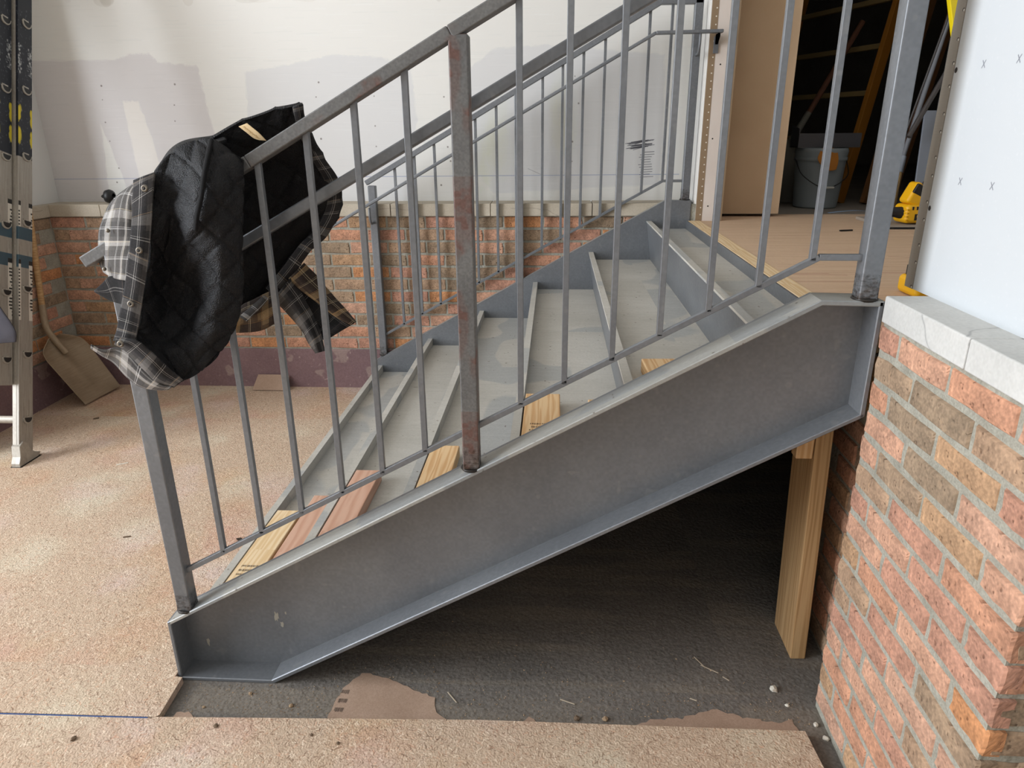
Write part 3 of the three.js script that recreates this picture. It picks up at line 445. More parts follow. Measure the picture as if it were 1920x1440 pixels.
// ---------------------------------------------------------------- flannel jacket over the railing
const JACKET = {
  front_lining: [[[0.13,1.273,0.045],[0.16,1.304,0.035],[0.197,1.324,0.03],[0.245,1.333,0.025],[0.307,1.296,0.03]],[[0.127,1.238,0.06],[0.171,1.245,0.05],[0.238,1.256,0.09],[0.275,1.26,0.085],[0.305,1.257,0.04]],[[0.118,1.171,0.075],[0.155,1.185,0.05],[0.226,1.183,0.105],[0.264,1.189,0.085],[0.297,1.197,0.045]],[[0.104,1.102,0.085],[0.118,1.092,0.03],[0.191,1.124,0.06],[0.259,1.128,0.085],[0.288,1.123,0.05]],[[0.091,1.041,0.1],[0.101,1.021,0.03],[0.159,1.037,0.035],[0.239,1.047,0.08],[0.279,1.05,0.05]],[[0.077,0.984,0.11],[0.101,0.961,0.06],[0.155,0.966,0.06],[0.222,0.983,0.085],[0.26,0.983,0.05]],[[0.072,0.956,0.12],[0.105,0.921,0.09],[0.155,0.92,0.085],[0.204,0.925,0.085],[0.234,0.933,0.06]],[[0.105,0.92,0.125],[0.124,0.886,0.11],[0.143,0.858,0.1],[0.181,0.875,0.09],[0.216,0.909,0.07]]],
  collar: [[[0.09,1.27,-0.03],[0.103,1.288,-0.035],[0.123,1.314,-0.045],[0.157,1.331,-0.05],[0.214,1.339,-0.05],[0.235,1.346,-0.05]],[[0.118,1.275,0.01],[0.133,1.296,0.0],[0.149,1.315,-0.01],[0.177,1.331,-0.015],[0.229,1.337,-0.02],[0.248,1.343,-0.025]],[[0.141,1.27,0.045],[0.165,1.293,0.04],[0.185,1.308,0.038],[0.216,1.318,0.035],[0.256,1.327,0.03],[0.267,1.331,0.005]]],
  back_lining: [[[0.22,1.332,0.0],[0.279,1.364,-0.02],[0.337,1.384,-0.03],[0.382,1.396,-0.035],[0.413,1.4,-0.04]],[[0.217,1.292,-0.03],[0.277,1.313,-0.05],[0.338,1.338,-0.06],[0.381,1.36,-0.065],[0.41,1.364,-0.06]],[[0.213,1.232,-0.06],[0.254,1.247,-0.105],[0.319,1.269,-0.125],[0.381,1.29,-0.125],[0.423,1.296,-0.115]],[[0.193,1.158,-0.1],[0.241,1.168,-0.135],[0.309,1.188,-0.15],[0.384,1.212,-0.15],[0.447,1.225,-0.135]],[[0.19,1.076,-0.115],[0.235,1.081,-0.145],[0.301,1.104,-0.16],[0.367,1.135,-0.16],[0.434,1.17,-0.14]],[[0.181,0.997,-0.12],[0.22,1.008,-0.145],[0.267,1.033,-0.155],[0.321,1.07,-0.15],[0.377,1.113,-0.14]],[[0.173,0.944,-0.12],[0.204,0.956,-0.14],[0.237,0.976,-0.145],[0.27,1.0,-0.145],[0.31,1.036,-0.14]]],
  edge_trim: [[[0.413,1.4,-0.04],[0.407,1.397,-0.027],[0.396,1.394,-0.03]],[[0.41,1.364,-0.06],[0.404,1.362,-0.05],[0.392,1.361,-0.055]],[[0.416,1.325,-0.09],[0.406,1.325,-0.079],[0.391,1.324,-0.085]],[[0.425,1.292,-0.11],[0.416,1.29,-0.099],[0.402,1.288,-0.105]],[[0.442,1.254,-0.13],[0.431,1.253,-0.119],[0.415,1.25,-0.125]],[[0.449,1.221,-0.135],[0.436,1.219,-0.127],[0.418,1.215,-0.135]],[[0.438,1.18,-0.138],[0.424,1.178,-0.131],[0.404,1.174,-0.14]],[[0.404,1.124,-0.14],[0.392,1.13,-0.135],[0.375,1.134,-0.145]],[[0.365,1.093,-0.14],[0.355,1.1,-0.135],[0.339,1.104,-0.145]],[[0.317,1.036,-0.14],[0.309,1.047,-0.132],[0.296,1.055,-0.14]],[[0.267,0.983,-0.14],[0.26,0.995,-0.132],[0.247,1.003,-0.14]]],
  upper_sleeve_flap: [[[0.34,1.06,-0.15],[0.329,1.046,-0.128],[0.308,1.028,-0.13]],[[0.369,1.035,-0.14],[0.353,1.025,-0.118],[0.328,1.011,-0.12]],[[0.39,1.012,-0.13],[0.375,1.006,-0.111],[0.351,0.994,-0.115]],[[0.415,0.982,-0.125],[0.402,0.98,-0.105],[0.382,0.972,-0.11]],[[0.438,0.957,-0.12],[0.428,0.956,-0.103],[0.411,0.948,-0.11]],[[0.46,0.928,-0.115],[0.46,0.93,-0.101],[0.452,0.925,-0.11]]],
  sleeve_back: [[[0.319,1.031,-0.165],[0.29,1.007,-0.175],[0.271,0.989,-0.16]],[[0.348,1.005,-0.16],[0.317,0.976,-0.169],[0.295,0.953,-0.155]],[[0.373,0.975,-0.155],[0.342,0.945,-0.165],[0.32,0.921,-0.15]],[[0.404,0.949,-0.15],[0.371,0.919,-0.159],[0.346,0.895,-0.145]],[[0.428,0.934,-0.145],[0.393,0.904,-0.155],[0.365,0.88,-0.14]],[[0.45,0.919,-0.14],[0.411,0.896,-0.149],[0.379,0.879,-0.135]]],
  lower_sleeve: [[[0.314,1.032,-0.13],[0.297,1.009,-0.11],[0.263,0.977,-0.13]],[[0.333,1.0,-0.125],[0.317,0.985,-0.105],[0.286,0.96,-0.125]],[[0.349,0.967,-0.12],[0.336,0.956,-0.1],[0.308,0.934,-0.12]],[[0.363,0.936,-0.115],[0.354,0.927,-0.095],[0.331,0.906,-0.115]],[[0.375,0.905,-0.11],[0.367,0.898,-0.09],[0.345,0.878,-0.11]],[[0.379,0.859,-0.11],[0.376,0.862,-0.09],[0.36,0.853,-0.11]]],
  pocket_bag: [[[0.18,0.956,-0.115],[0.179,0.932,-0.101],[0.166,0.902,-0.11]],[[0.2,0.97,-0.115],[0.201,0.94,-0.101],[0.19,0.903,-0.11]],[[0.223,0.98,-0.115],[0.226,0.946,-0.101],[0.217,0.905,-0.11]],[[0.251,0.994,-0.115],[0.252,0.956,-0.101],[0.242,0.911,-0.11]],[[0.279,1.007,-0.115],[0.28,0.97,-0.101],[0.27,0.926,-0.11]]],
  hem_tab: [[[0.194,0.945,-0.095],[0.205,0.941,-0.089],[0.213,0.935,-0.09]],[[0.213,0.96,-0.095],[0.224,0.957,-0.089],[0.231,0.952,-0.09]],[[0.236,0.977,-0.095],[0.245,0.974,-0.089],[0.25,0.968,-0.09]],[[0.259,0.995,-0.095],[0.266,0.993,-0.089],[0.27,0.988,-0.09]]],
  plaid_front: [[[0.074,1.257,0.02],[0.095,1.257,0.05],[0.102,1.256,0.055]],[[0.001,1.219,-0.01],[0.063,1.233,0.05],[0.093,1.23,0.065]],[[-0.035,1.177,-0.02],[0.049,1.191,0.06],[0.086,1.187,0.07]],[[-0.053,1.135,-0.02],[0.035,1.147,0.06],[0.079,1.149,0.075]],[[-0.063,1.088,-0.015],[0.016,1.101,0.055],[0.066,1.105,0.08]],[[-0.048,1.066,0.0],[0.004,1.063,0.045],[0.051,1.063,0.075]]],
  pocket_flap: [[[0.036,1.064,0.05],[0.029,1.036,0.054],[0.017,1.007,0.05]],[[-0.006,1.066,0.04],[-0.0,1.038,0.044],[0.0,1.008,0.04]],[[-0.032,1.049,0.035],[-0.025,1.032,0.039],[-0.024,1.014,0.035]],[[-0.056,1.032,0.03],[-0.053,1.032,0.034],[-0.055,1.03,0.03]]],
  front_placket: [[[0.093,1.259,0.055],[0.118,1.267,0.061],[0.137,1.274,0.055]],[[0.09,1.213,0.07],[0.117,1.227,0.077],[0.136,1.239,0.072]],[[0.088,1.172,0.085],[0.111,1.173,0.092],[0.128,1.172,0.087]],[[0.078,1.121,0.095],[0.1,1.113,0.102],[0.114,1.104,0.097]],[[0.063,1.06,0.105],[0.086,1.053,0.113],[0.1,1.044,0.11]],[[0.045,0.999,0.115],[0.069,0.994,0.123],[0.085,0.986,0.12]],[[0.035,0.967,0.12],[0.06,0.965,0.129],[0.077,0.959,0.125]],[[0.028,0.95,0.125],[0.055,0.951,0.133],[0.075,0.949,0.13]]],
  hem_band: [[[0.042,0.959,0.135],[0.043,0.955,0.141],[0.032,0.946,0.13]],[[0.084,0.957,0.14],[0.072,0.948,0.143],[0.05,0.935,0.13]],[[0.104,0.941,0.14],[0.091,0.93,0.143],[0.067,0.914,0.13]],[[0.121,0.923,0.14],[0.109,0.909,0.143],[0.086,0.889,0.13]],[[0.136,0.895,0.13],[0.123,0.88,0.133],[0.101,0.86,0.12]],[[0.155,0.863,0.115],[0.146,0.858,0.121],[0.128,0.846,0.11]]],
  hem_outside: [[[-0.026,0.94,0.12],[-0.025,0.937,0.122],[-0.042,0.927,0.1]],[[0.0,0.929,0.12],[-0.006,0.922,0.117],[-0.029,0.907,0.09]],[[0.028,0.934,0.12],[0.015,0.915,0.112],[-0.014,0.888,0.08]],[[0.055,0.925,0.125],[0.04,0.895,0.115],[0.01,0.856,0.08]],[[0.083,0.885,0.125],[0.066,0.866,0.115],[0.032,0.837,0.08]],[[0.108,0.856,0.12],[0.095,0.848,0.115],[0.066,0.831,0.085]],[[0.132,0.849,0.115],[0.125,0.847,0.117],[0.105,0.835,0.095]]],
  label_tag: [[[0.29,1.358,-0.008],[0.308,1.364,-0.008]],[[0.304,1.347,-0.008],[0.317,1.357,-0.006]],[[0.316,1.336,-0.012],[0.331,1.345,-0.006]],[[0.327,1.332,-0.012],[0.341,1.331,-0.012]]],
};
const SNAPS = [[0.13,1.247,0.088],[0.108,1.131,0.108],[0.078,1.027,0.122],[0.058,0.952,0.15]], STUDS = [[0.017,1.162,0.055],[-0.014,1.082,0.045]];
const JPIPE = [[0.25,1.333,0.035],[0.256,1.3,0.075],[0.255,1.265,0.1],[0.253,1.234,0.115],[0.242,1.201,0.12],[0.231,1.172,0.115]];

function cr(a, b, c, d, t) { return 0.5 * (2 * b + (c - a) * t + (2 * a - 5 * b + 4 * c - d) * t * t + (3 * b - a - 3 * c + d) * t * t * t); }
// cloth sheet with thickness through a grid of points, wrinkled or quilted along its normal
function cloth(rows, { nu = 28, nv = 36, thick = 0.0035, wave = 0.004, quilt = 0, seed = 1, freq = 9 } = {}) {
  const nr = rows.length, nc = rows[0].length, at = (i, j, k) => rows[Math.max(0, Math.min(nr - 1, i))][Math.max(0, Math.min(nc - 1, j))][k];
  const P = [], U = []; let lu = 0, lv = 0;
  const cent = (a) => V(...a); for (let j = 0; j + 1 < nc; j++) lu += cent(rows[nr >> 1][j]).distanceTo(cent(rows[nr >> 1][j + 1])); for (let i = 0; i + 1 < nr; i++) lv += cent(rows[i][nc >> 1]).distanceTo(cent(rows[i + 1][nc >> 1]));
  for (let a = 0; a <= nv; a++) for (let b = 0; b <= nu; b++) {
    const fi = a / nv * (nr - 1), fj = b / nu * (nc - 1), i = Math.min(nr - 2, Math.floor(fi)), j = Math.min(nc - 2, Math.floor(fj)), u = fj - j, v = fi - i, p = [];
    for (let k = 0; k < 3; k++) { const col = []; for (let m = -1; m <= 2; m++) col.push(cr(at(i + m, j - 1, k), at(i + m, j, k), at(i + m, j + 1, k), at(i + m, j + 2, k), u)); p.push(cr(...col, v)); }
    P.push(V(...p)); U.push([b / nu * lu, a / nv * lv]);
  }
  const W = nu + 1, N = P.map((_, n) => { const a = Math.floor(n / W), b = n % W, g = (x, y) => P[Math.max(0, Math.min(nv, y)) * W + Math.max(0, Math.min(nu, x))]; return V().crossVectors(g(b, a + 1).clone().sub(g(b, a - 1)), g(b + 1, a).clone().sub(g(b - 1, a))).normalize(); });
  if (N[(nv >> 1) * W + (nu >> 1)].z < 0) N.forEach((n) => n.negate());
  const D = P.map((p, n) => {
    const [u, v] = U[n], a = Math.floor(n / W), b = n % W, e = Math.min(1, Math.min(a, nv - a, b, nu - b) / 3);
    let d = ((fbm(u * freq + seed, v * freq * 1.3 + u * 3, 512, seed, 4) - 0.5) * 2.2 + (Math.abs(fbm(u * freq * 0.7 + v * 2, v * freq * 0.9 - u * 5, 512, seed + 60, 3) - 0.5) * 2 - 0.3)) * wave * (0.4 + 0.6 * e);
    if (quilt) { d += 0.005 * e * (0.5 - Math.pow(Math.abs(fbm(u * 13 + v * 5 + seed, v * 7 - u * 4, 512, seed + 9, 3) - 0.5) * 2, 0.6)); const q = 0.085, s = (u + v) / q, t = (u - v) / q, c1 = Math.abs(Math.sin(Math.PI * s)), c2 = Math.abs(Math.sin(Math.PI * t)); d += quilt * (Math.pow(Math.min(c1, c2), 0.3) - 0.75); }
    return d;
  });
  const F = P.map((p, n) => p.clone().addScaledVector(N[n], D[n] + thick / 2)), K = P.map((p, n) => p.clone().addScaledVector(N[n], D[n] - thick / 2));
  const pos = [], uv = [], idx = []; for (const S of [F, K]) S.forEach((p, n) => { pos.push(p.x, p.y, p.z); uv.push(...U[n]); });
  const M = F.length, q = (a, b, c, d) => idx.push(a, b, c, a, c, d);
  for (let a = 0; a < nv; a++) for (let b = 0; b < nu; b++) { const n = a * W + b; q(n, n + W, n + W + 1, n + 1); q(M + n, M + n + 1, M + n + W + 1, M + n + W); }
  for (let a = 0; a < nv; a++) { let n = a * W; q(n, M + n, M + n + W, n + W); n = a * W + nu; q(n, n + W, M + n + W, M + n); }
  for (let b = 0; b < nu; b++) { let n = b; q(n, n + 1, M + n + 1, M + n); n = nv * W + b; q(n, M + n, M + n + 1, n + 1); }
  const g = new THREE.BufferGeometry(); g.setAttribute('position', new THREE.Float32BufferAttribute(pos, 3)); g.setAttribute('uv', new THREE.Float32BufferAttribute(uv, 2)); g.setIndex(idx); g.computeVertexNormals(); return g;
}
function plaidMap(base, band, seed, size = 0.13) {
  return drawn(512, 512, size, (g, w, h) => {
    const R = rng(seed); g.fillStyle = base; g.fillRect(0, 0, w, h);
    for (const [p, q, c] of [[0, 120, band[0]], [150, 60, band[1]], [260, 150, band[2]], [440, 40, band[1]]]) { g.fillStyle = c; g.fillRect(p, 0, q, h); g.fillRect(0, p, w, q); }
    for (const [p, c, l] of [[60, band[3], 5], [76, band[3], 3], [215, band[4], 4], [335, band[3], 6], [352, band[3], 3], [470, band[4], 4]]) { g.fillStyle = c; g.fillRect(p, 0, l, h); g.fillRect(0, p, w, l); }
    for (let i = 0; i < 9000; i++) { g.fillStyle = R() < 0.5 ? 'rgba(255,255,255,0.05)' : 'rgba(0,0,0,0.10)'; const s = R() < 0.5; g.fillRect(R() * w, R() * h, s ? 10 : 1.5, s ? 1.5 : 10); }
  });
}
const wool = (m) => new THREE.MeshPhysicalMaterial({ map: m, roughness: 0.95, sheen: 0.25, sheenRoughness: 0.6 });
const plaidGrey = wool(plaidMap('rgb(58,55,53)', ['rgba(20,19,20,0.65)', 'rgba(120,116,112,0.5)', 'rgba(36,33,32,0.55)', 'rgba(206,202,194,0.5)', 'rgba(170,140,104,0.5)'], 3));
const plaidTan = wool(plaidMap('rgb(64,50,38)', ['rgba(30,22,18,0.6)', 'rgba(168,140,98,0.55)', 'rgba(48,34,26,0.5)', 'rgba(214,196,160,0.6)', 'rgba(190,140,80,0.55)'], 9));
const plaidLit = wool(plaidMap('rgb(82,79,76)', ['rgba(44,42,42,0.55)', 'rgba(190,186,180,0.55)', 'rgba(66,62,60,0.45)', 'rgba(232,230,226,0.6)', 'rgba(196,180,150,0.6)'], 7));  // paler copy of the grey plaid, daylight on the left front painted in
const plaidDark = wool(plaidMap('rgb(24,23,24)', ['rgba(8,8,9,0.6)', 'rgba(52,50,50,0.4)', 'rgba(14,13,13,0.5)', 'rgba(180,176,170,0.5)', 'rgba(120,100,80,0.45)'], 5));
const satin = new THREE.MeshPhysicalMaterial({ color: 0x151517, roughness: 0.58, specularIntensity: 0.5, sheen: 0.15, sheenRoughness: 0.5, bumpMap: rough, bumpScale: 0.003 });
{
  const t = thing('flannel_jacket', 'plaid flannel jacket with black quilted lining thrown inside out over the railing end', 'jacket');
  const C = (name, key, mat, o, label) => part(t, name, cloth(JACKET[key], o), mat, label);
  C('front_lining', 'front_lining', satin, { nu: 90, nv: 110, quilt: 0.009, wave: 0.009, seed: 3, thick: 0.008, freq: 8 }, 'black quilted satin lining');
  C('collar', 'collar', satin, { nu: 30, nv: 14, wave: 0.004, seed: 5, thick: 0.006 }, 'black collar fold');
  C('back_lining', 'back_lining', satin, { nu: 90, nv: 110, quilt: 0.009, wave: 0.008, seed: 8, thick: 0.008, freq: 8 }, 'black quilted satin lining');
  C('edge_trim', 'edge_trim', plaidGrey, { nu: 8, nv: 60, wave: 0.003, seed: 11 }, 'grey plaid facing');
  const piping = part(t, 'piping', tube(JPIPE, 0.005, 40, 8), satin, 'black piped seam'); void piping;
  C('sleeve', 'sleeve_back', plaidDark, { nu: 14, nv: 24, wave: 0.004, seed: 13 }, 'dark plaid sleeve back');
  C('sleeve', 'upper_sleeve_flap', plaidTan, { nu: 12, nv: 30, wave: 0.005, seed: 15 }, 'tan and brown plaid sleeve');
  C('cuff', 'lower_sleeve', plaidGrey, { nu: 16, nv: 30, wave: 0.007, seed: 17 }, 'grey plaid cuff');
  C('pocket', 'pocket_bag', plaidTan, { nu: 12, nv: 24, wave: 0.006, seed: 19 }, 'brown plaid pocket');
  C('hem_tab', 'hem_tab', plaidLit, { nu: 6, nv: 18, wave: 0.001, seed: 21 }, 'pale plaid tab');
  C('front_panel', 'plaid_front', plaidLit, { nu: 24, nv: 36, wave: 0.008, seed: 23 }, 'grey plaid front painted paler for the daylight on it');
  C('pocket_flap', 'pocket_flap', plaidDark, { nu: 10, nv: 18, wave: 0.003, seed: 25 }, 'dark plaid flap');
  const pl = C('placket', 'front_placket', plaidGrey, { nu: 10, nv: 60, wave: 0.003, seed: 27, thick: 0.006 }, 'grey plaid snap placket');
  C('hem', 'hem_band', plaidGrey, { nu: 10, nv: 36, wave: 0.003, seed: 29, thick: 0.005 }, 'plaid hem band');
  C('hem', 'hem_outside', plaidLit, { nu: 14, nv: 40, wave: 0.005, seed: 31 }, 'pale plaid shirt tail');
  const pewter = std({ color: 0x7c766c, roughness: 0.4, metalness: 0.8 });
  for (const [x, y, z] of SNAPS) { const s = part(pl, 'snap', new THREE.LatheGeometry([[0, 0], [0.0022, 0], [0.0026, 0.0035], [0.0045, 0.004], [0.0065, 0.003], [0.007, 0]].map(([a, b]) => new THREE.Vector2(a, b)), 20).rotateX(Math.PI / 2), pewter, 'pewter snap ring'); s.position.set(x, y, z); const d = part(pl, 'snap_socket', new THREE.SphereGeometry(0.0032, 10, 8), black, 'dark snap socket'); d.position.set(x, y, z + 0.0018); }
  for (const [x, y, z] of STUDS) { const s = part(t, 'snap', new THREE.SphereGeometry(0.0042, 12, 8), pewter, 'small snap stud'); s.position.set(x, y, z); }
  const lab = drawn(256, 96, 0, (g) => { g.fillStyle = 'rgb(222,196,152)'; g.fillRect(0, 0, 256, 96); g.strokeStyle = 'rgba(150,112,60,0.85)'; g.lineWidth = 4; g.beginPath(); g.moveTo(30, 62); const R = rng(2); for (let x = 30; x < 220; x += 12) g.quadraticCurveTo(x + 4, 24 + R() * 18, x + 12, 58 + R() * 10); g.stroke(); });
  const lg = cloth(JACKET.label_tag, { nu: 6, nv: 18, wave: 0.0005, thick: 0.001 }); { const uv = lg.attributes.uv; let mu = 0, mv = 0; for (let i = 0; i < uv.count; i++) { mu = Math.max(mu, uv.getX(i)); mv = Math.max(mv, uv.getY(i)); } for (let i = 0; i < uv.count; i++) { const u = uv.getX(i) / mu, v = uv.getY(i) / mv; uv.setXY(i, v, u); } }
  part(t, 'label_tag', lg, std({ map: lab, roughness: 0.9 }), 'tan woven neck label');
}

// ---------------------------------------------------------------- ladder, shovel, rod by the left corner
{
  const t = thing('extension_ladder', 'paint smeared aluminium extension ladder leaning on the back wall', 'ladder', [-1.365, 0, -1.17]); t.rotation.x = -0.33;
  const smear = drawn(128, 2048, [0.09, 3.2], (g, w, h) => {
    const R = rng(16), Y = (m) => h - m / 3.2 * h; g.fillStyle = 'rgb(158,152,142)'; g.fillRect(0, 0, w, h);
    for (let i = 0; i < 900; i++) { g.fillStyle = R() < 0.5 ? 'rgba(186,180,170,0.2)' : 'rgba(118,110,100,0.2)'; g.fillRect(R() * w, R() * h, 2 + R() * 6, 6 + R() * 60); }
    g.fillStyle = 'rgb(30,34,42)'; g.fillRect(0, Y(2.6), w, Y(1.32) - Y(2.6)); for (let i = 0; i < 260; i++) { g.fillStyle = 'rgba(150,150,150,0.35)'; g.fillRect(R() * w, Y(1.35 + R() * 1.2), 2 + R() * 8, 1 + R() * 5); }
    for (let i = 0; i < 120; i++) { g.fillStyle = 'rgba(206,206,200,0.5)'; g.fillRect(w * (0.2 + R() * 0.6), Y(1.68 + R() * 0.12), 3 + R() * 14, 1 + R() * 6); }
    for (const m of [1.5, 1.41]) for (let i = 0; i < 60; i++) { g.fillStyle = 'rgba(206,186,40,0.7)'; g.beginPath(); g.arc(w * (0.3 + R() * 0.35), Y(m + (R() - 0.5) * 0.05), 3 + R() * 9, 0, 7); g.fill(); }
    for (const m of [1.02, 0.9]) { g.fillStyle = 'rgba(34,66,84,0.75)'; g.fillRect(0, Y(m), w, 34); }
    for (const [m0, m1] of [[1.02, 1.13], [0.62, 0.88]]) { g.fillStyle = 'rgb(214,208,196)'; g.fillRect(w * 0.3, Y(m1), w * 0.5, Y(m0) - Y(m1)); g.fillStyle = 'rgb(40,38,36)'; g.fillRect(w * 0.3, Y(m1), w * 0.5, 12); for (let y = Y(m1) + 26; y < Y(m0) - 6; y += 9) g.fillRect(w * 0.36, y, w * (0.2 + R() * 0.2), 4); }
  });
  const smeared = std({ map: smear, roughness: 0.5, metalness: 0.3 });
  const section = (x0, x1, y0, y1, z, first) => {
    for (const [x, mat] of [[x0, alu], [x1, smeared]]) {
      part(t, 'side_rail', box(x - 0.012, x, y0, y1, z - 0.04, z + 0.04, { r: 0.002, grain: '' }), mat);
      part(t, 'rail_flange', box(x - 0.03, x - 0.012, y0, y1, z + 0.033, z + 0.04, { r: 0.001 }), alu); part(t, 'rail_flange', box(x - 0.03, x - 0.012, y0, y1, z - 0.04, z - 0.033, { r: 0.001 }), alu);
    }
    for (let y = first; y < y1 - 0.05; y += 0.2845) {
      const s = new THREE.Shape(); s.moveTo(-0.016, 0.014); s.lineTo(0.016, 0.014); s.absarc(0, 0.0, 0.018, 0.6, -Math.PI - 0.6, true); const g = new THREE.ExtrudeGeometry(s, { depth: x1 - x0 + 0.012, bevelEnabled: false }).rotateY(Math.PI / 2).translate(x0 - 0.008, y, z);
      const rg = part(t, 'rung', g, alu);
      part(rg, 'rung_end', new THREE.TorusGeometry(0.024, 0.0035, 6, 16, Math.PI).rotateX(Math.PI).rotateY(Math.PI / 2).translate(x1 + 0.001, y + 0.008, z - 0.008), alu); part(rg, 'rung_hollow', new THREE.CircleGeometry(0.021, 14, Math.PI, Math.PI).rotateY(Math.PI / 2).translate(x1 + 0.0045, y + 0.008, z - 0.008), black, 'dark hollow rung end');
    }
  };
  section(-0.33, 0, 0.04, 3.35, 0, 0.19); section(-0.305, -0.022, 0.34, 3.35, 0.088, 0.45);
  for (const x of [-0.33, 0]) { const f = part(t, 'foot', plate([[-0.045, 0], [0.07, 0], [0.085, 0.014], [0.06, 0.024], [0.036, 0.045], [0.026, 0.085], [0.005, 0.1], [-0.02, 0.085], [-0.03, 0.04], [-0.045, 0.014]], -0.02, 0.02, 0.002), alu, 'pivoting foot'); f.position.set(x - 0.012, 0.002, -0.0); f.rotation.set(0.33, Math.PI / 2 + 0.0, 0, 'XYZ'); part(f, 'sole', box(-0.048, 0.08, -0.006, 0, -0.024, 0.024), black, 'rubber sole'); }
  const gar = thing('grey_garment', 'dark grey work garment hanging from the ladder rungs', 'garment');
  part(gar, 'cloth', cloth([[[-1.66, 0.72, -1.27], [-1.5, 0.71, -1.25], [-1.36, 0.69, -1.24]], [[-1.66, 0.62, -1.25], [-1.48, 0.61, -1.22], [-1.30, 0.59, -1.22]], [[-1.66, 0.5, -1.25], [-1.48, 0.52, -1.22], [-1.31, 0.535, -1.22]]], { nu: 20, nv: 20, wave: 0.01, seed: 41, thick: 0.005 }), std({ color: 0x3c3a40, roughness: 0.95 }));
}
{
  const t = thing('scoop_shovel', 'dented aluminium scoop shovel leaning in the corner behind the ladder', 'shovel');
  const B0 = V(-1.535, 0.004, -1.825), B1 = V(-1.505, 0.012, -2.092), T = V(-1.69, 0.37, -1.895), mid = B0.clone().add(B1).multiplyScalar(0.5);
  const U = B1.clone().sub(B0), Wd = U.length(); U.normalize(); const up = T.clone().sub(mid); const Lb = up.length(); up.normalize(); const nrm = V().crossVectors(U, up).normalize(); if (nrm.x < 0) nrm.negate();
  const rows = []; for (let i = 0; i <= 8; i++) { const v = i / 8, w = Wd * (v < 0.72 ? 1 + 0.1 * v : 1.07 * Math.sqrt(Math.max(0.06, 1 - Math.pow((v - 0.72) / 0.29, 2)))), r = []; for (let j = 0; j <= 8; j++) { const s = (j / 8 - 0.5); const dish = (0.05 * (4 * s * s) * (0.25 + 0.75 * v)) - 0.02 * v; const q = mid.clone().addScaledVector(U, s * w).addScaledVector(up, v * Lb * 0.95).addScaledVector(nrm, dish + 0.012 * Math.exp(-Math.pow(s * 9, 2)) * v); r.push(q.toArray()); } rows.push(r); }
  const aluDull = std({ map: pixels(256, 256, 0.4, (u, v) => { const n = fbm(u * 5, v * 5, 5, 88, 5), s = vnoise(u * 8, v * 120, 120, 6); return mixc([142, 124, 100], [170, 152, 128], n).map((x) => x + (s - 0.5) * 14); }), roughness: 0.6, metalness: 0.25 });
  part(t, 'blade', cloth(rows, { nu: 40, nv: 40, wave: 0.002, thick: 0.003, seed: 6, freq: 4 }), aluDull);
  const sock = mid.clone().addScaledVector(up, Lb * 0.7).addScaledVector(nrm, 0.012), neck = V(-1.692, 0.40, -1.90), top = V(-1.708, 0.52, -1.925);
  part(t, 'socket', tube([sock.toArray(), neck.toArray(), top.toArray()], 0.017, 20, 10), aluDull);
  part(t, 'handle', rod(top.toArray(), [-1.712, 1.15, -2.02], 0.0145, 12), stud, 'wooden handle');
}
{
  const t = thing('iron_rod', 'black iron rod with a knobbed end lying on the wall ledge', 'rod');
  part(t, 'shaft', rod([-1.40, 1.021, -2.2], [-0.75, 1.021, -2.2], 0.016, 12), black);
  part(t, 'knob', new THREE.LatheGeometry([[0, -0.05], [0.008, -0.042], [0.012, -0.03], [0.032, -0.018], [0.036, 0], [0.03, 0.014], [0.016, 0.02]].map(([a, b]) => new THREE.Vector2(a, b)), 20).rotateZ(-Math.PI / 2).translate(-1.405, 1.0365, -2.2), black, 'flanged knob end');
}

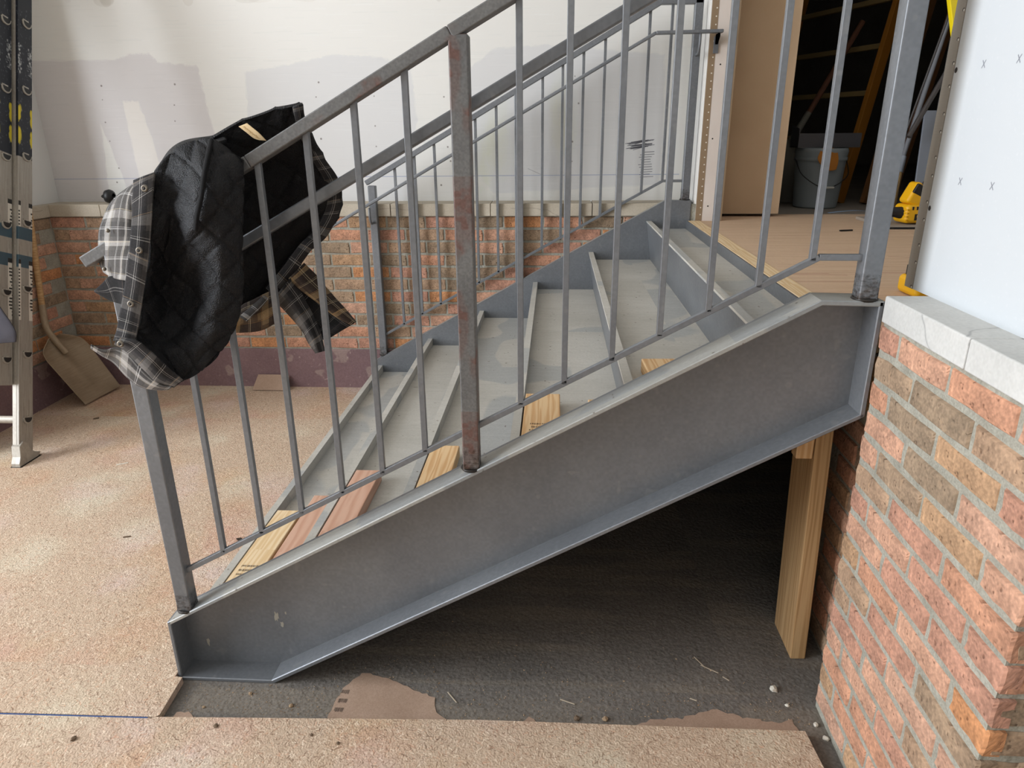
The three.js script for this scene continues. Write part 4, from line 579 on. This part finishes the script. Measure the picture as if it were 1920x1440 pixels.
// ---------------------------------------------------------------- things on the landing and in the unlit room
const blackRubber = std({ color: 0x1a1a1c, roughness: 0.6 });
{
  const t = thing('backing_board', 'thin grey board lying on the landing under the yellow power tool', 'board'); part(t, 'board', box(2.4, 3.05, LAND, LAND + 0.014, -2.16, -1.79, { r: 0.002 }), std({ color: 0x9a8e80, roughness: 0.9 })); part(t, 'edge_band', box(2.4, 3.05, LAND + 0.001, LAND + 0.009, -1.79, -1.786), black, 'black edge');
}
{
  const t = thing('power_tool', 'yellow and black power tool with wire bail standing on the grey board', 'power tool', [2.505, LAND + 0.0145, -1.88]); t.rotation.y = 0.12; t.scale.setScalar(0.82);
  const word = drawn(256, 96, 0, (g) => { g.fillStyle = 'rgb(20,20,20)'; g.fillRect(0, 0, 256, 96); g.fillStyle = 'rgb(236,178,20)'; g.font = 'bold 50px sans-serif'; g.textAlign = 'center'; g.fillText('DeWALT', 128, 52); g.font = '18px sans-serif'; g.fillRect(40, 68, 90, 10); g.fillRect(150, 68, 60, 10); });
  const body = part(t, 'housing', new RoundedBoxGeometry(0.2, 0.1, 0.13, 3, 0.022).translate(0.06, 0.056, 0), yellow);
  part(body, 'name_plate', new THREE.PlaneGeometry(0.095, 0.034).translate(0.055, 0.04, 0.0656), std({ map: word, roughness: 0.6 }), 'black plate lettered in yellow');
  for (let i = 0; i < 5; i++) part(body, 'vent', box(-0.012 + i * 0.024, -0.002 + i * 0.024, 0.078, 0.096, 0.06, 0.0665, { r: 0.002 }), black);
  for (let i = 0; i < 4; i++) part(body, 'rib', box(-0.042, -0.034, 0.022 + i * 0.018, 0.03 + i * 0.018, 0.02, 0.07, { r: 0.002 }), yellow);
  part(t, 'nose', rod([-0.04, 0.06, 0.01], [-0.1, 0.066, 0.01], 0.032, 16, 0.024), blackRubber);
  const hd = part(t, 'motor_head', new RoundedBoxGeometry(0.085, 0.12, 0.09, 3, 0.018).rotateZ(-0.45).translate(0.025, 0.155, 0), yellow); part(hd, 'motor_band', new RoundedBoxGeometry(0.07, 0.055, 0.096, 2, 0.008).rotateZ(-0.45).translate(0.03, 0.178, 0), black, 'black motor band');
  part(t, 'bail', tube([[0.03, 0.215, 0.05], [0.075, 0.205, 0.052], [0.09, 0.175, 0.054], [0.06, 0.14, 0.056], [0.035, 0.11, 0.058]], 0.005, 24, 8), chrome, 'bright wire bail');
  part(t, 'grip', tube([[0.09, 0.1, -0.03], [0.13, 0.15, -0.03], [0.17, 0.2, -0.03], [0.21, 0.21, -0.03]], 0.024, 20, 10), yellow); part(t, 'guard', new THREE.TorusGeometry(0.055, 0.009, 8, 20, 3.2).translate(0.13, 0.185, -0.02), blackRubber);
}
{
  const t = thing('yellow_battery_drill', 'yellow and black hand drill on landing plywood behind the metal corner bead', 'drill', [1.895, LAND, -0.47]);
  part(t, 'housing', new RoundedBoxGeometry(0.06, 0.05, 0.11, 3, 0.014).translate(0, 0.026, 0), yellow); part(t, 'battery', new RoundedBoxGeometry(0.055, 0.035, 0.07, 2, 0.008).translate(0.05, 0.018, 0.01), blackRubber); part(t, 'gear_case', rod([0, 0.05, -0.03], [0, 0.075, -0.03], 0.02, 14), black); part(t, 'eyelet', new THREE.TorusGeometry(0.009, 0.004, 6, 14).rotateX(Math.PI / 2).translate(-0.008, 0.052, 0.028), blackRubber);
}
{
  const grey = std({ color: 0x737880, roughness: 0.6 });
  const t = thing('leaning_panel', 'smooth grey panel leaning upright in the doorway behind the power tool', 'panel'); const m = part(t, 'panel', box(-0.22, 0.22, 0, 0.5, -0.006, 0.006, { r: 0.002 }), grey); m.position.set(2.9, LAND, -2.2); m.rotation.x = -0.1;
  const c = thing('metal_channel', 'bright steel channel standing upright beside the grey panel', 'channel'); part(c, 'web', box(2.752, 2.758, LAND, 2.3, -2.285, -2.25), chrome); part(c, 'flange', box(2.758, 2.78, LAND, 2.3, -2.285, -2.282), chrome);
  const b = thing('steel_bar', 'dark round bar leaning across the doorway above the grey panel', 'bar'); part(b, 'shaft', rod([2.58, 1.3, -2.15], [2.84, 1.78, -2.27], 0.012, 10), std({ color: 0x4a4644, roughness: 0.5, metalness: 0.4 }));
  const b2 = thing('steel_bar', 'thin dark rod leaning behind the thicker bar in the doorway', 'bar'); part(b2, 'shaft', rod([2.62, LAND - 0.012, -2.45], [2.86, 2.0, -2.5], 0.006, 8), std({ color: 0x4a4644, roughness: 0.5, metalness: 0.4 }));
  const y = thing('spirit_level', 'bright yellow level standing on end beside the white partition', 'level'); part(y, 'body', bar([2.53, LAND + 0.01, -1.3], [2.49, 2.6, -2.24], 0.024, 0.06, 0.003), std({ color: 0xe8cf14, roughness: 0.4 }));
}
{
  const t = thing('plastic_bucket', 'grey plastic bucket with wire handle in the dark room', 'bucket', [2.44, LAND - 0.012, -2.86]); t.scale.set(0.92, 0.9, 0.92);
  const pail = std({ color: 0x8f989c, roughness: 0.55 });
  part(t, 'pail', new THREE.LatheGeometry([[0, 0], [0.125, 0], [0.13, 0.01], [0.148, 0.29], [0.155, 0.29], [0.155, 0.31], [0.15, 0.31], [0.156, 0.345], [0.15, 0.365], [0.142, 0.365], [0.122, 0.02], [0, 0.02]].map(([a, b]) => new THREE.Vector2(a, b)), 36), pail);
  part(t, 'handle', tube([[-0.155, 0.3, 0], [-0.13, 0.2, 0.12], [0, 0.13, 0.165], [0.13, 0.2, 0.12], [0.155, 0.3, 0]], 0.003, 30, 6), black); part(t, 'grip', rod([-0.045, 0.133, 0.162], [0.045, 0.133, 0.162], 0.008, 10), std({ color: 0xc8c8c2, roughness: 0.6 }));
  const r = thing('orange_rag', 'orange cloth hanging over the bucket rim', 'rag'); part(r, 'cloth', cloth([[[2.395, 1.236, -2.735], [2.44, 1.24, -2.728], [2.478, 1.23, -2.732]], [[2.372, 1.185, -2.712], [2.43, 1.18, -2.705], [2.484, 1.175, -2.708]], [[2.395, 1.145, -2.704], [2.44, 1.12, -2.70], [2.476, 1.125, -2.702]]], { nu: 14, nv: 14, wave: 0.006, seed: 51 }), std({ color: 0xb8772e, roughness: 0.9 }));
  const m = thing('mortar_tray', 'black steel tray resting across the top of the bucket', 'tray'); const steelDark = std({ color: 0x55555a, roughness: 0.45, metalness: 0.4 }); part(m, 'floor_plate', box(2.28, 2.62, 1.239, 1.245, -2.93, -2.79), steelDark); part(m, 'front_wall', box(2.28, 2.62, 1.239, 1.315, -2.79, -2.785), steelDark); part(m, 'end_wall', plate([[0, 0], [0.14, 0], [0.14, 0.12], [0, 0.1]], 0, 0.004).rotateY(Math.PI / 2).translate(2.28, 1.239, -2.79), steelDark);
}
{
  const t = thing('grain_scoop', 'dull grey scoop shovel standing blade up in the dark room', 'shovel'); const m = std({ color: 0x6d6a60, roughness: 0.7 }); const rows = []; for (let i = 0; i <= 6; i++) { const v = i / 6, w = 0.26 * (v < 0.65 ? 1 : Math.sqrt(Math.max(0.08, 1 - Math.pow((v - 0.65) / 0.36, 2)))), r = []; for (let j = 0; j <= 6; j++) { const s = j / 6 - 0.5; r.push([2.32 + s * w * 0.8 + v * 0.01, LAND - 0.01 + v * 0.37, -3.1 + 0.25 * s * s - v * 0.05]); } rows.push(r); }
  part(t, 'blade', cloth(rows, { nu: 24, nv: 24, wave: 0.001, thick: 0.003 }), m); part(t, 'socket', rod([2.35, 1.27, -3.14], [2.44, 1.43, -3.16], 0.022, 12, 0.018), m); part(t, 'handle', rod([2.44, 1.43, -3.16], [2.72, 1.93, -3.27], 0.016, 10), std({ color: 0x5e3a26, roughness: 0.8 }));
}
{
  const t = thing('fibreglass_ladder', 'orange ladder with pale rungs leaning in the dark room', 'ladder'); const o = std({ color: 0x9a6418, roughness: 0.6 }), pale = std({ color: 0x8e7a50, roughness: 0.7 });
  const A = [[2.66, LAND - 0.01, -3.08], [3.03, 2.75, -3.3]], Bo = [-0.3, 0, -0.85], P = (s, q) => A[0].map((a, i) => a + (A[1][i] - a) * s + Bo[i] * q);
  for (const q of [0, 1]) part(t, 'side_rail', bar(P(0, q), P(1, q), 0.07, 0.03, 0.003), o); for (let s = 0.2; s < 0.95; s += 0.14) part(t, 'rung', bar(P(s, 0), P(s, 1), 0.03, 0.035, 0.004), pale);
  const p = thing('timber_plank', 'long brown plank leaning beside the orange ladder in the dark room', 'plank'); part(p, 'plank', bar([2.79, LAND - 0.01, -3.0], [3.16, 2.6, -3.25], 0.09, 0.03, 0.002), std({ color: 0x6e4824, roughness: 0.85 }));
  const p2 = thing('timber_plank', 'darker narrow plank nearer the corn broom in the dark room', 'plank'); part(p2, 'plank', bar([2.86, LAND - 0.01, -2.86], [3.16, 2.2, -3.05], 0.05, 0.03, 0.002), std({ color: 0x6a431f, roughness: 0.85 }));
  const b = thing('corn_broom', 'straw broom with pale bristles leaning in the doorway', 'broom'); const R = rng(19), st = []; for (let i = 0; i < 130; i++) { const a = R() * 6.283, r = R(); st.push(rod([2.705 + Math.cos(a) * r * 0.075 - 0.03, LAND - 0.01, -2.52 + Math.sin(a) * r * 0.03], [2.745 + Math.cos(a) * r * 0.02, 1.14, -2.55 + Math.sin(a) * r * 0.015], 0.0017, 4)); }
  const br = part(b, 'bristles', mergeGeometries(st), std({ color: 0xb99a68, roughness: 0.9 })); br.userData.kind = 'stuff'; part(b, 'binding', rod([2.743, 1.12, -2.55], [2.76, 1.2, -2.56], 0.024, 12, 0.016), std({ color: 0x9aa0a8, roughness: 0.5 })); part(b, 'handle', rod([2.76, 1.2, -2.56], [2.98, 2.3, -2.65], 0.012, 10), std({ color: 0x7a7c80, roughness: 0.6 }));
  const pl = thing('plastic_scrap', 'crumpled pale blue plastic lying along the doorway threshold', 'plastic'); part(pl, 'sheet', cloth([[[2.36, LAND + 0.003, -2.43], [2.5, LAND + 0.012, -2.44], [2.62, LAND + 0.004, -2.42]], [[2.36, LAND + 0.004, -2.40], [2.5, LAND + 0.016, -2.40], [2.62, LAND + 0.005, -2.39]]], { nu: 24, nv: 8, wave: 0.004, seed: 61, thick: 0.001 }), std({ color: 0x8fa6c0, roughness: 0.5 }));
}

// ---------------------------------------------------------------- scraps on the floor
const kraft = std({ map: pixels(512, 512, 0.5, (u, v) => { const n = fbm(u * 8, v * 8, 8, 99, 4), f = vnoise(u * 220, v * 220, 220, 3); return mixc([156, 130, 110], [176, 150, 130], n).map((x) => x + (f - 0.5) * 16); }), roughness: 0.95 });
function torn(name, label, pts, y, seed, printed) {
  const R = rng(seed), out = []; pts.forEach(([x, z], i) => { const n = pts[(i + 1) % pts.length], L = Math.hypot(n[0] - x, n[1] - z), k = Math.max(1, Math.round(L / 0.012)); for (let j = 0; j < k; j++) out.push([x + (n[0] - x) * j / k + (R() - 0.5) * 0.007, z + (n[1] - z) * j / k + (R() - 0.5) * 0.007]); });
  const t = thing(name, label, 'paper'); part(t, 'sheet', slab(out, y, y + 0.0012), kraft); if (printed) part(t, 'print', new THREE.PlaneGeometry(0.03, 0.1).rotateX(-Math.PI / 2).translate(0.395, y + 0.0018, 0.07), stampMat(0.4), 'faint grey print'); return t;
}
torn('kraft_paper_scrap', 'torn brown kraft paper lying in the felt recess below the stringer', [[0.372, 0.13], [0.385, 0.03], [0.42, -0.028], [0.50, -0.01], [0.56, 0.02], [0.628, 0.05], [0.64, 0.1], [0.70, 0.133]], -0.0195, 3, true);
torn('kraft_paper_scrap', 'long torn kraft paper edge sticking out from under the flake board by the brick pier', [[1.10, 0.128], [1.17, 0.095], [1.25, 0.085], [1.33, 0.05], [1.40, 0.075], [1.48, 0.088], [1.515, 0.075], [1.524, 0.124]], -0.0195, 5);
torn('kraft_paper_scrap', 'small curled kraft paper bit at the corner of the recess by the chalk line', [[-0.02, 0.156], [-0.01, 0.13], [0.02, 0.128], [0.05, 0.15]], -0.0195, 7);
torn('kraft_paper_scrap', 'small kraft paper triangle in the middle of the flake board edge', [[0.84, 0.131], [0.875, 0.098], [0.9, 0.118], [0.915, 0.13]], -0.0195, 9);
{ // loose paper on the curb
  const t = thing('kraft_paper_scrap', 'folded brown paper leaning on the plum curb behind the jacket', 'paper'); part(t, 'sheet', cloth([[[-0.72, 0.075, -2.15], [-0.6, 0.075, -2.15], [-0.545, 0.07, -2.15]], [[-0.74, 0.004, -2.09], [-0.6, 0.004, -2.09], [-0.535, 0.004, -2.09]]], { nu: 14, nv: 8, wave: 0.003, seed: 71, thick: 0.002 }), kraft);
}
{
  const splinterMat = std({ color: 0xb8aa94, roughness: 0.9 }), R = rng(88), chipMat = [std({ color: 0xd8d2c4, roughness: 0.9 }), std({ color: 0x6a5846, roughness: 0.95 }), std({ color: 0x9c8468, roughness: 0.95 })];
  const chip = (x, y, z, s, m, label, cat, name) => { const g = new THREE.DodecahedronGeometry(s, 0); const p = g.attributes.position; for (let i = 0; i < p.count; i++) { const h = hash2(Math.round(p.getX(i) * 1e5), Math.round(p.getY(i) * 1e5) + Math.round(p.getZ(i) * 1e5) * 7, 3); p.setXYZ(i, p.getX(i) * (0.8 + 0.7 * h), p.getY(i) * 0.6, p.getZ(i) * (0.7 + 0.5 * h)); } g.computeVertexNormals(); const o = part(scene, numbered(name), g, m); o.position.set(x, y + s * 0.45, z); o.rotation.y = R() * 6; tag(o, label, cat, 'pebbles and chips scattered on the floor'); };
  for (const [x, z, y, s, m] of [[0.12, 0.185, 0, 0.006, 1], [-0.2, 0.24, 0, 0.007, 1], [0.36, 0.2, 0, 0.004, 1], [0.43, 0.22, 0, 0.004, 1], [0.15, 0.06, -0.02, 0.005, 2], [0.27, 0.095, -0.02, 0.006, 2], [0.05, 0.11, -0.02, 0.004, 2], [0.99, 0.1, -0.02, 0.008, 1], [1.06, 0.098, -0.02, 0.008, 2], [1.5, -0.02, -0.02, 0.011, 0], [1.57, 0.09, -0.02, 0.007, 0], [1.58, 0.13, -0.02, 0.008, 0], [1.52, 0.03, -0.02, 0.005, 0]]) chip(x, y, z, s, chipMat[m], ['small white plaster chip on the dark felt by the brick pier', 'small dark crumb of dirt on the floor', 'small tan crumb on the felt below the stringer'][m], 'debris', ['plaster_chip', 'dirt_crumb', 'wood_crumb'][m]);
  for (const [x, z, l, a, lab] of [[1.33, -0.1, 0.05, 0.6, 'forked pale wood splinter on the felt under the stair'], [1.38, -0.06, 0.02, 0.8, 'tiny pale splinter beside the forked splinter'], [1.28, 0.02, 0.018, 0.5, 'short white splinter on the felt near the board edge'], [0.66, 0.03, 0.045, 0.9, 'thin straw lying across the felt beside the torn paper'], [0.95, 0.04, 0.04, 0.4, 'thin grey straw on the felt in front of the stringer']]) { const s = thing('wood_splinter', lab, 'splinter'); part(s, 'sliver', bar([x, -0.0175, z], [x + l * Math.cos(a), -0.0165, z + l * Math.sin(a)], 0.0016, 0.0028, 0.0005), splinterMat); if (l === 0.05) part(s, 'fork', bar([x + 0.01, -0.0172, z + 0.008], [x - 0.012, -0.0165, z - 0.03], 0.0014, 0.0024, 0.0005), splinterMat); }
  const sl = thing('paper_sliver', 'white paper sliver on the flake board between ladder foot and railing post', 'paper'); part(sl, 'sliver', bar([-0.957, 0.001, -1.167], [-0.918, 0.001, -1.19], 0.0015, 0.008, 0.0005), chipMat[0]);
  const tw = thing('dark_twig', 'short dark twig on the pale flake board beside the railing post', 'twig'); part(tw, 'twig', bar([-0.592, 0.002, -0.612], [-0.568, 0.002, -0.62], 0.004, 0.005, 0.001), chipMat[1]);
  const lf = thing('dry_leaf', 'brown leaf flake on the floor near the scoop shovel', 'leaf'); part(lf, 'blade', bar([-1.378, 0.002, -1.66], [-1.355, 0.003, -1.672], 0.002, 0.016, 0.001), chipMat[1]);
  const leaf = thing('dry_leaf', 'small dark curled leaf on the flake board beside the bottom riser', 'leaf'); part(leaf, 'blade', cloth([[[-0.185, 0.004, -0.62], [-0.172, 0.002, -0.63]], [[-0.165, 0.008, -0.60], [-0.15, 0.002, -0.61]], [[-0.145, 0.004, -0.605], [-0.14, 0.003, -0.61]]], { nu: 6, nv: 8, wave: 0.001, thick: 0.001 }), std({ color: 0x3a2c22, roughness: 0.9 }));
  const nail = thing('dark_sliver', 'short dark sliver lying on the landing plywood', 'sliver'); part(nail, 'sliver', bar([2.16, LAND + 0.004, -1.72], [2.22, LAND + 0.004, -1.735], 0.006, 0.008, 0.001), black);
  const gr = [], M = rng(123); const unit = new THREE.TetrahedronGeometry(1, 0).toNonIndexed();
  for (let i = 0; i < 2600; i++) { const x = -0.02 + M() * 1.58, z = i < 1500 ? 0.026 + M() * 0.1 : x < 0.35 ? 0.026 + M() * 0.1 : 0.03 - M() * M() * 0.34, s = 0.0006 + M() * M() * M() * 0.0032, g = unit.clone(); g.scale(s * 1.4, s * 0.8, s); g.rotateY(M() * 6); g.translate(x, -0.0195, z); gr.push(g); }
  const grits = part(scene, 'floor_grit', mergeGeometries(gr), chipMat[2]); grits.userData = { kind: 'stuff', label: 'fine grit and sawdust scattered over the dark felt', category: 'grit' };
}
shade(scene);
renderer.render(scene, camera);
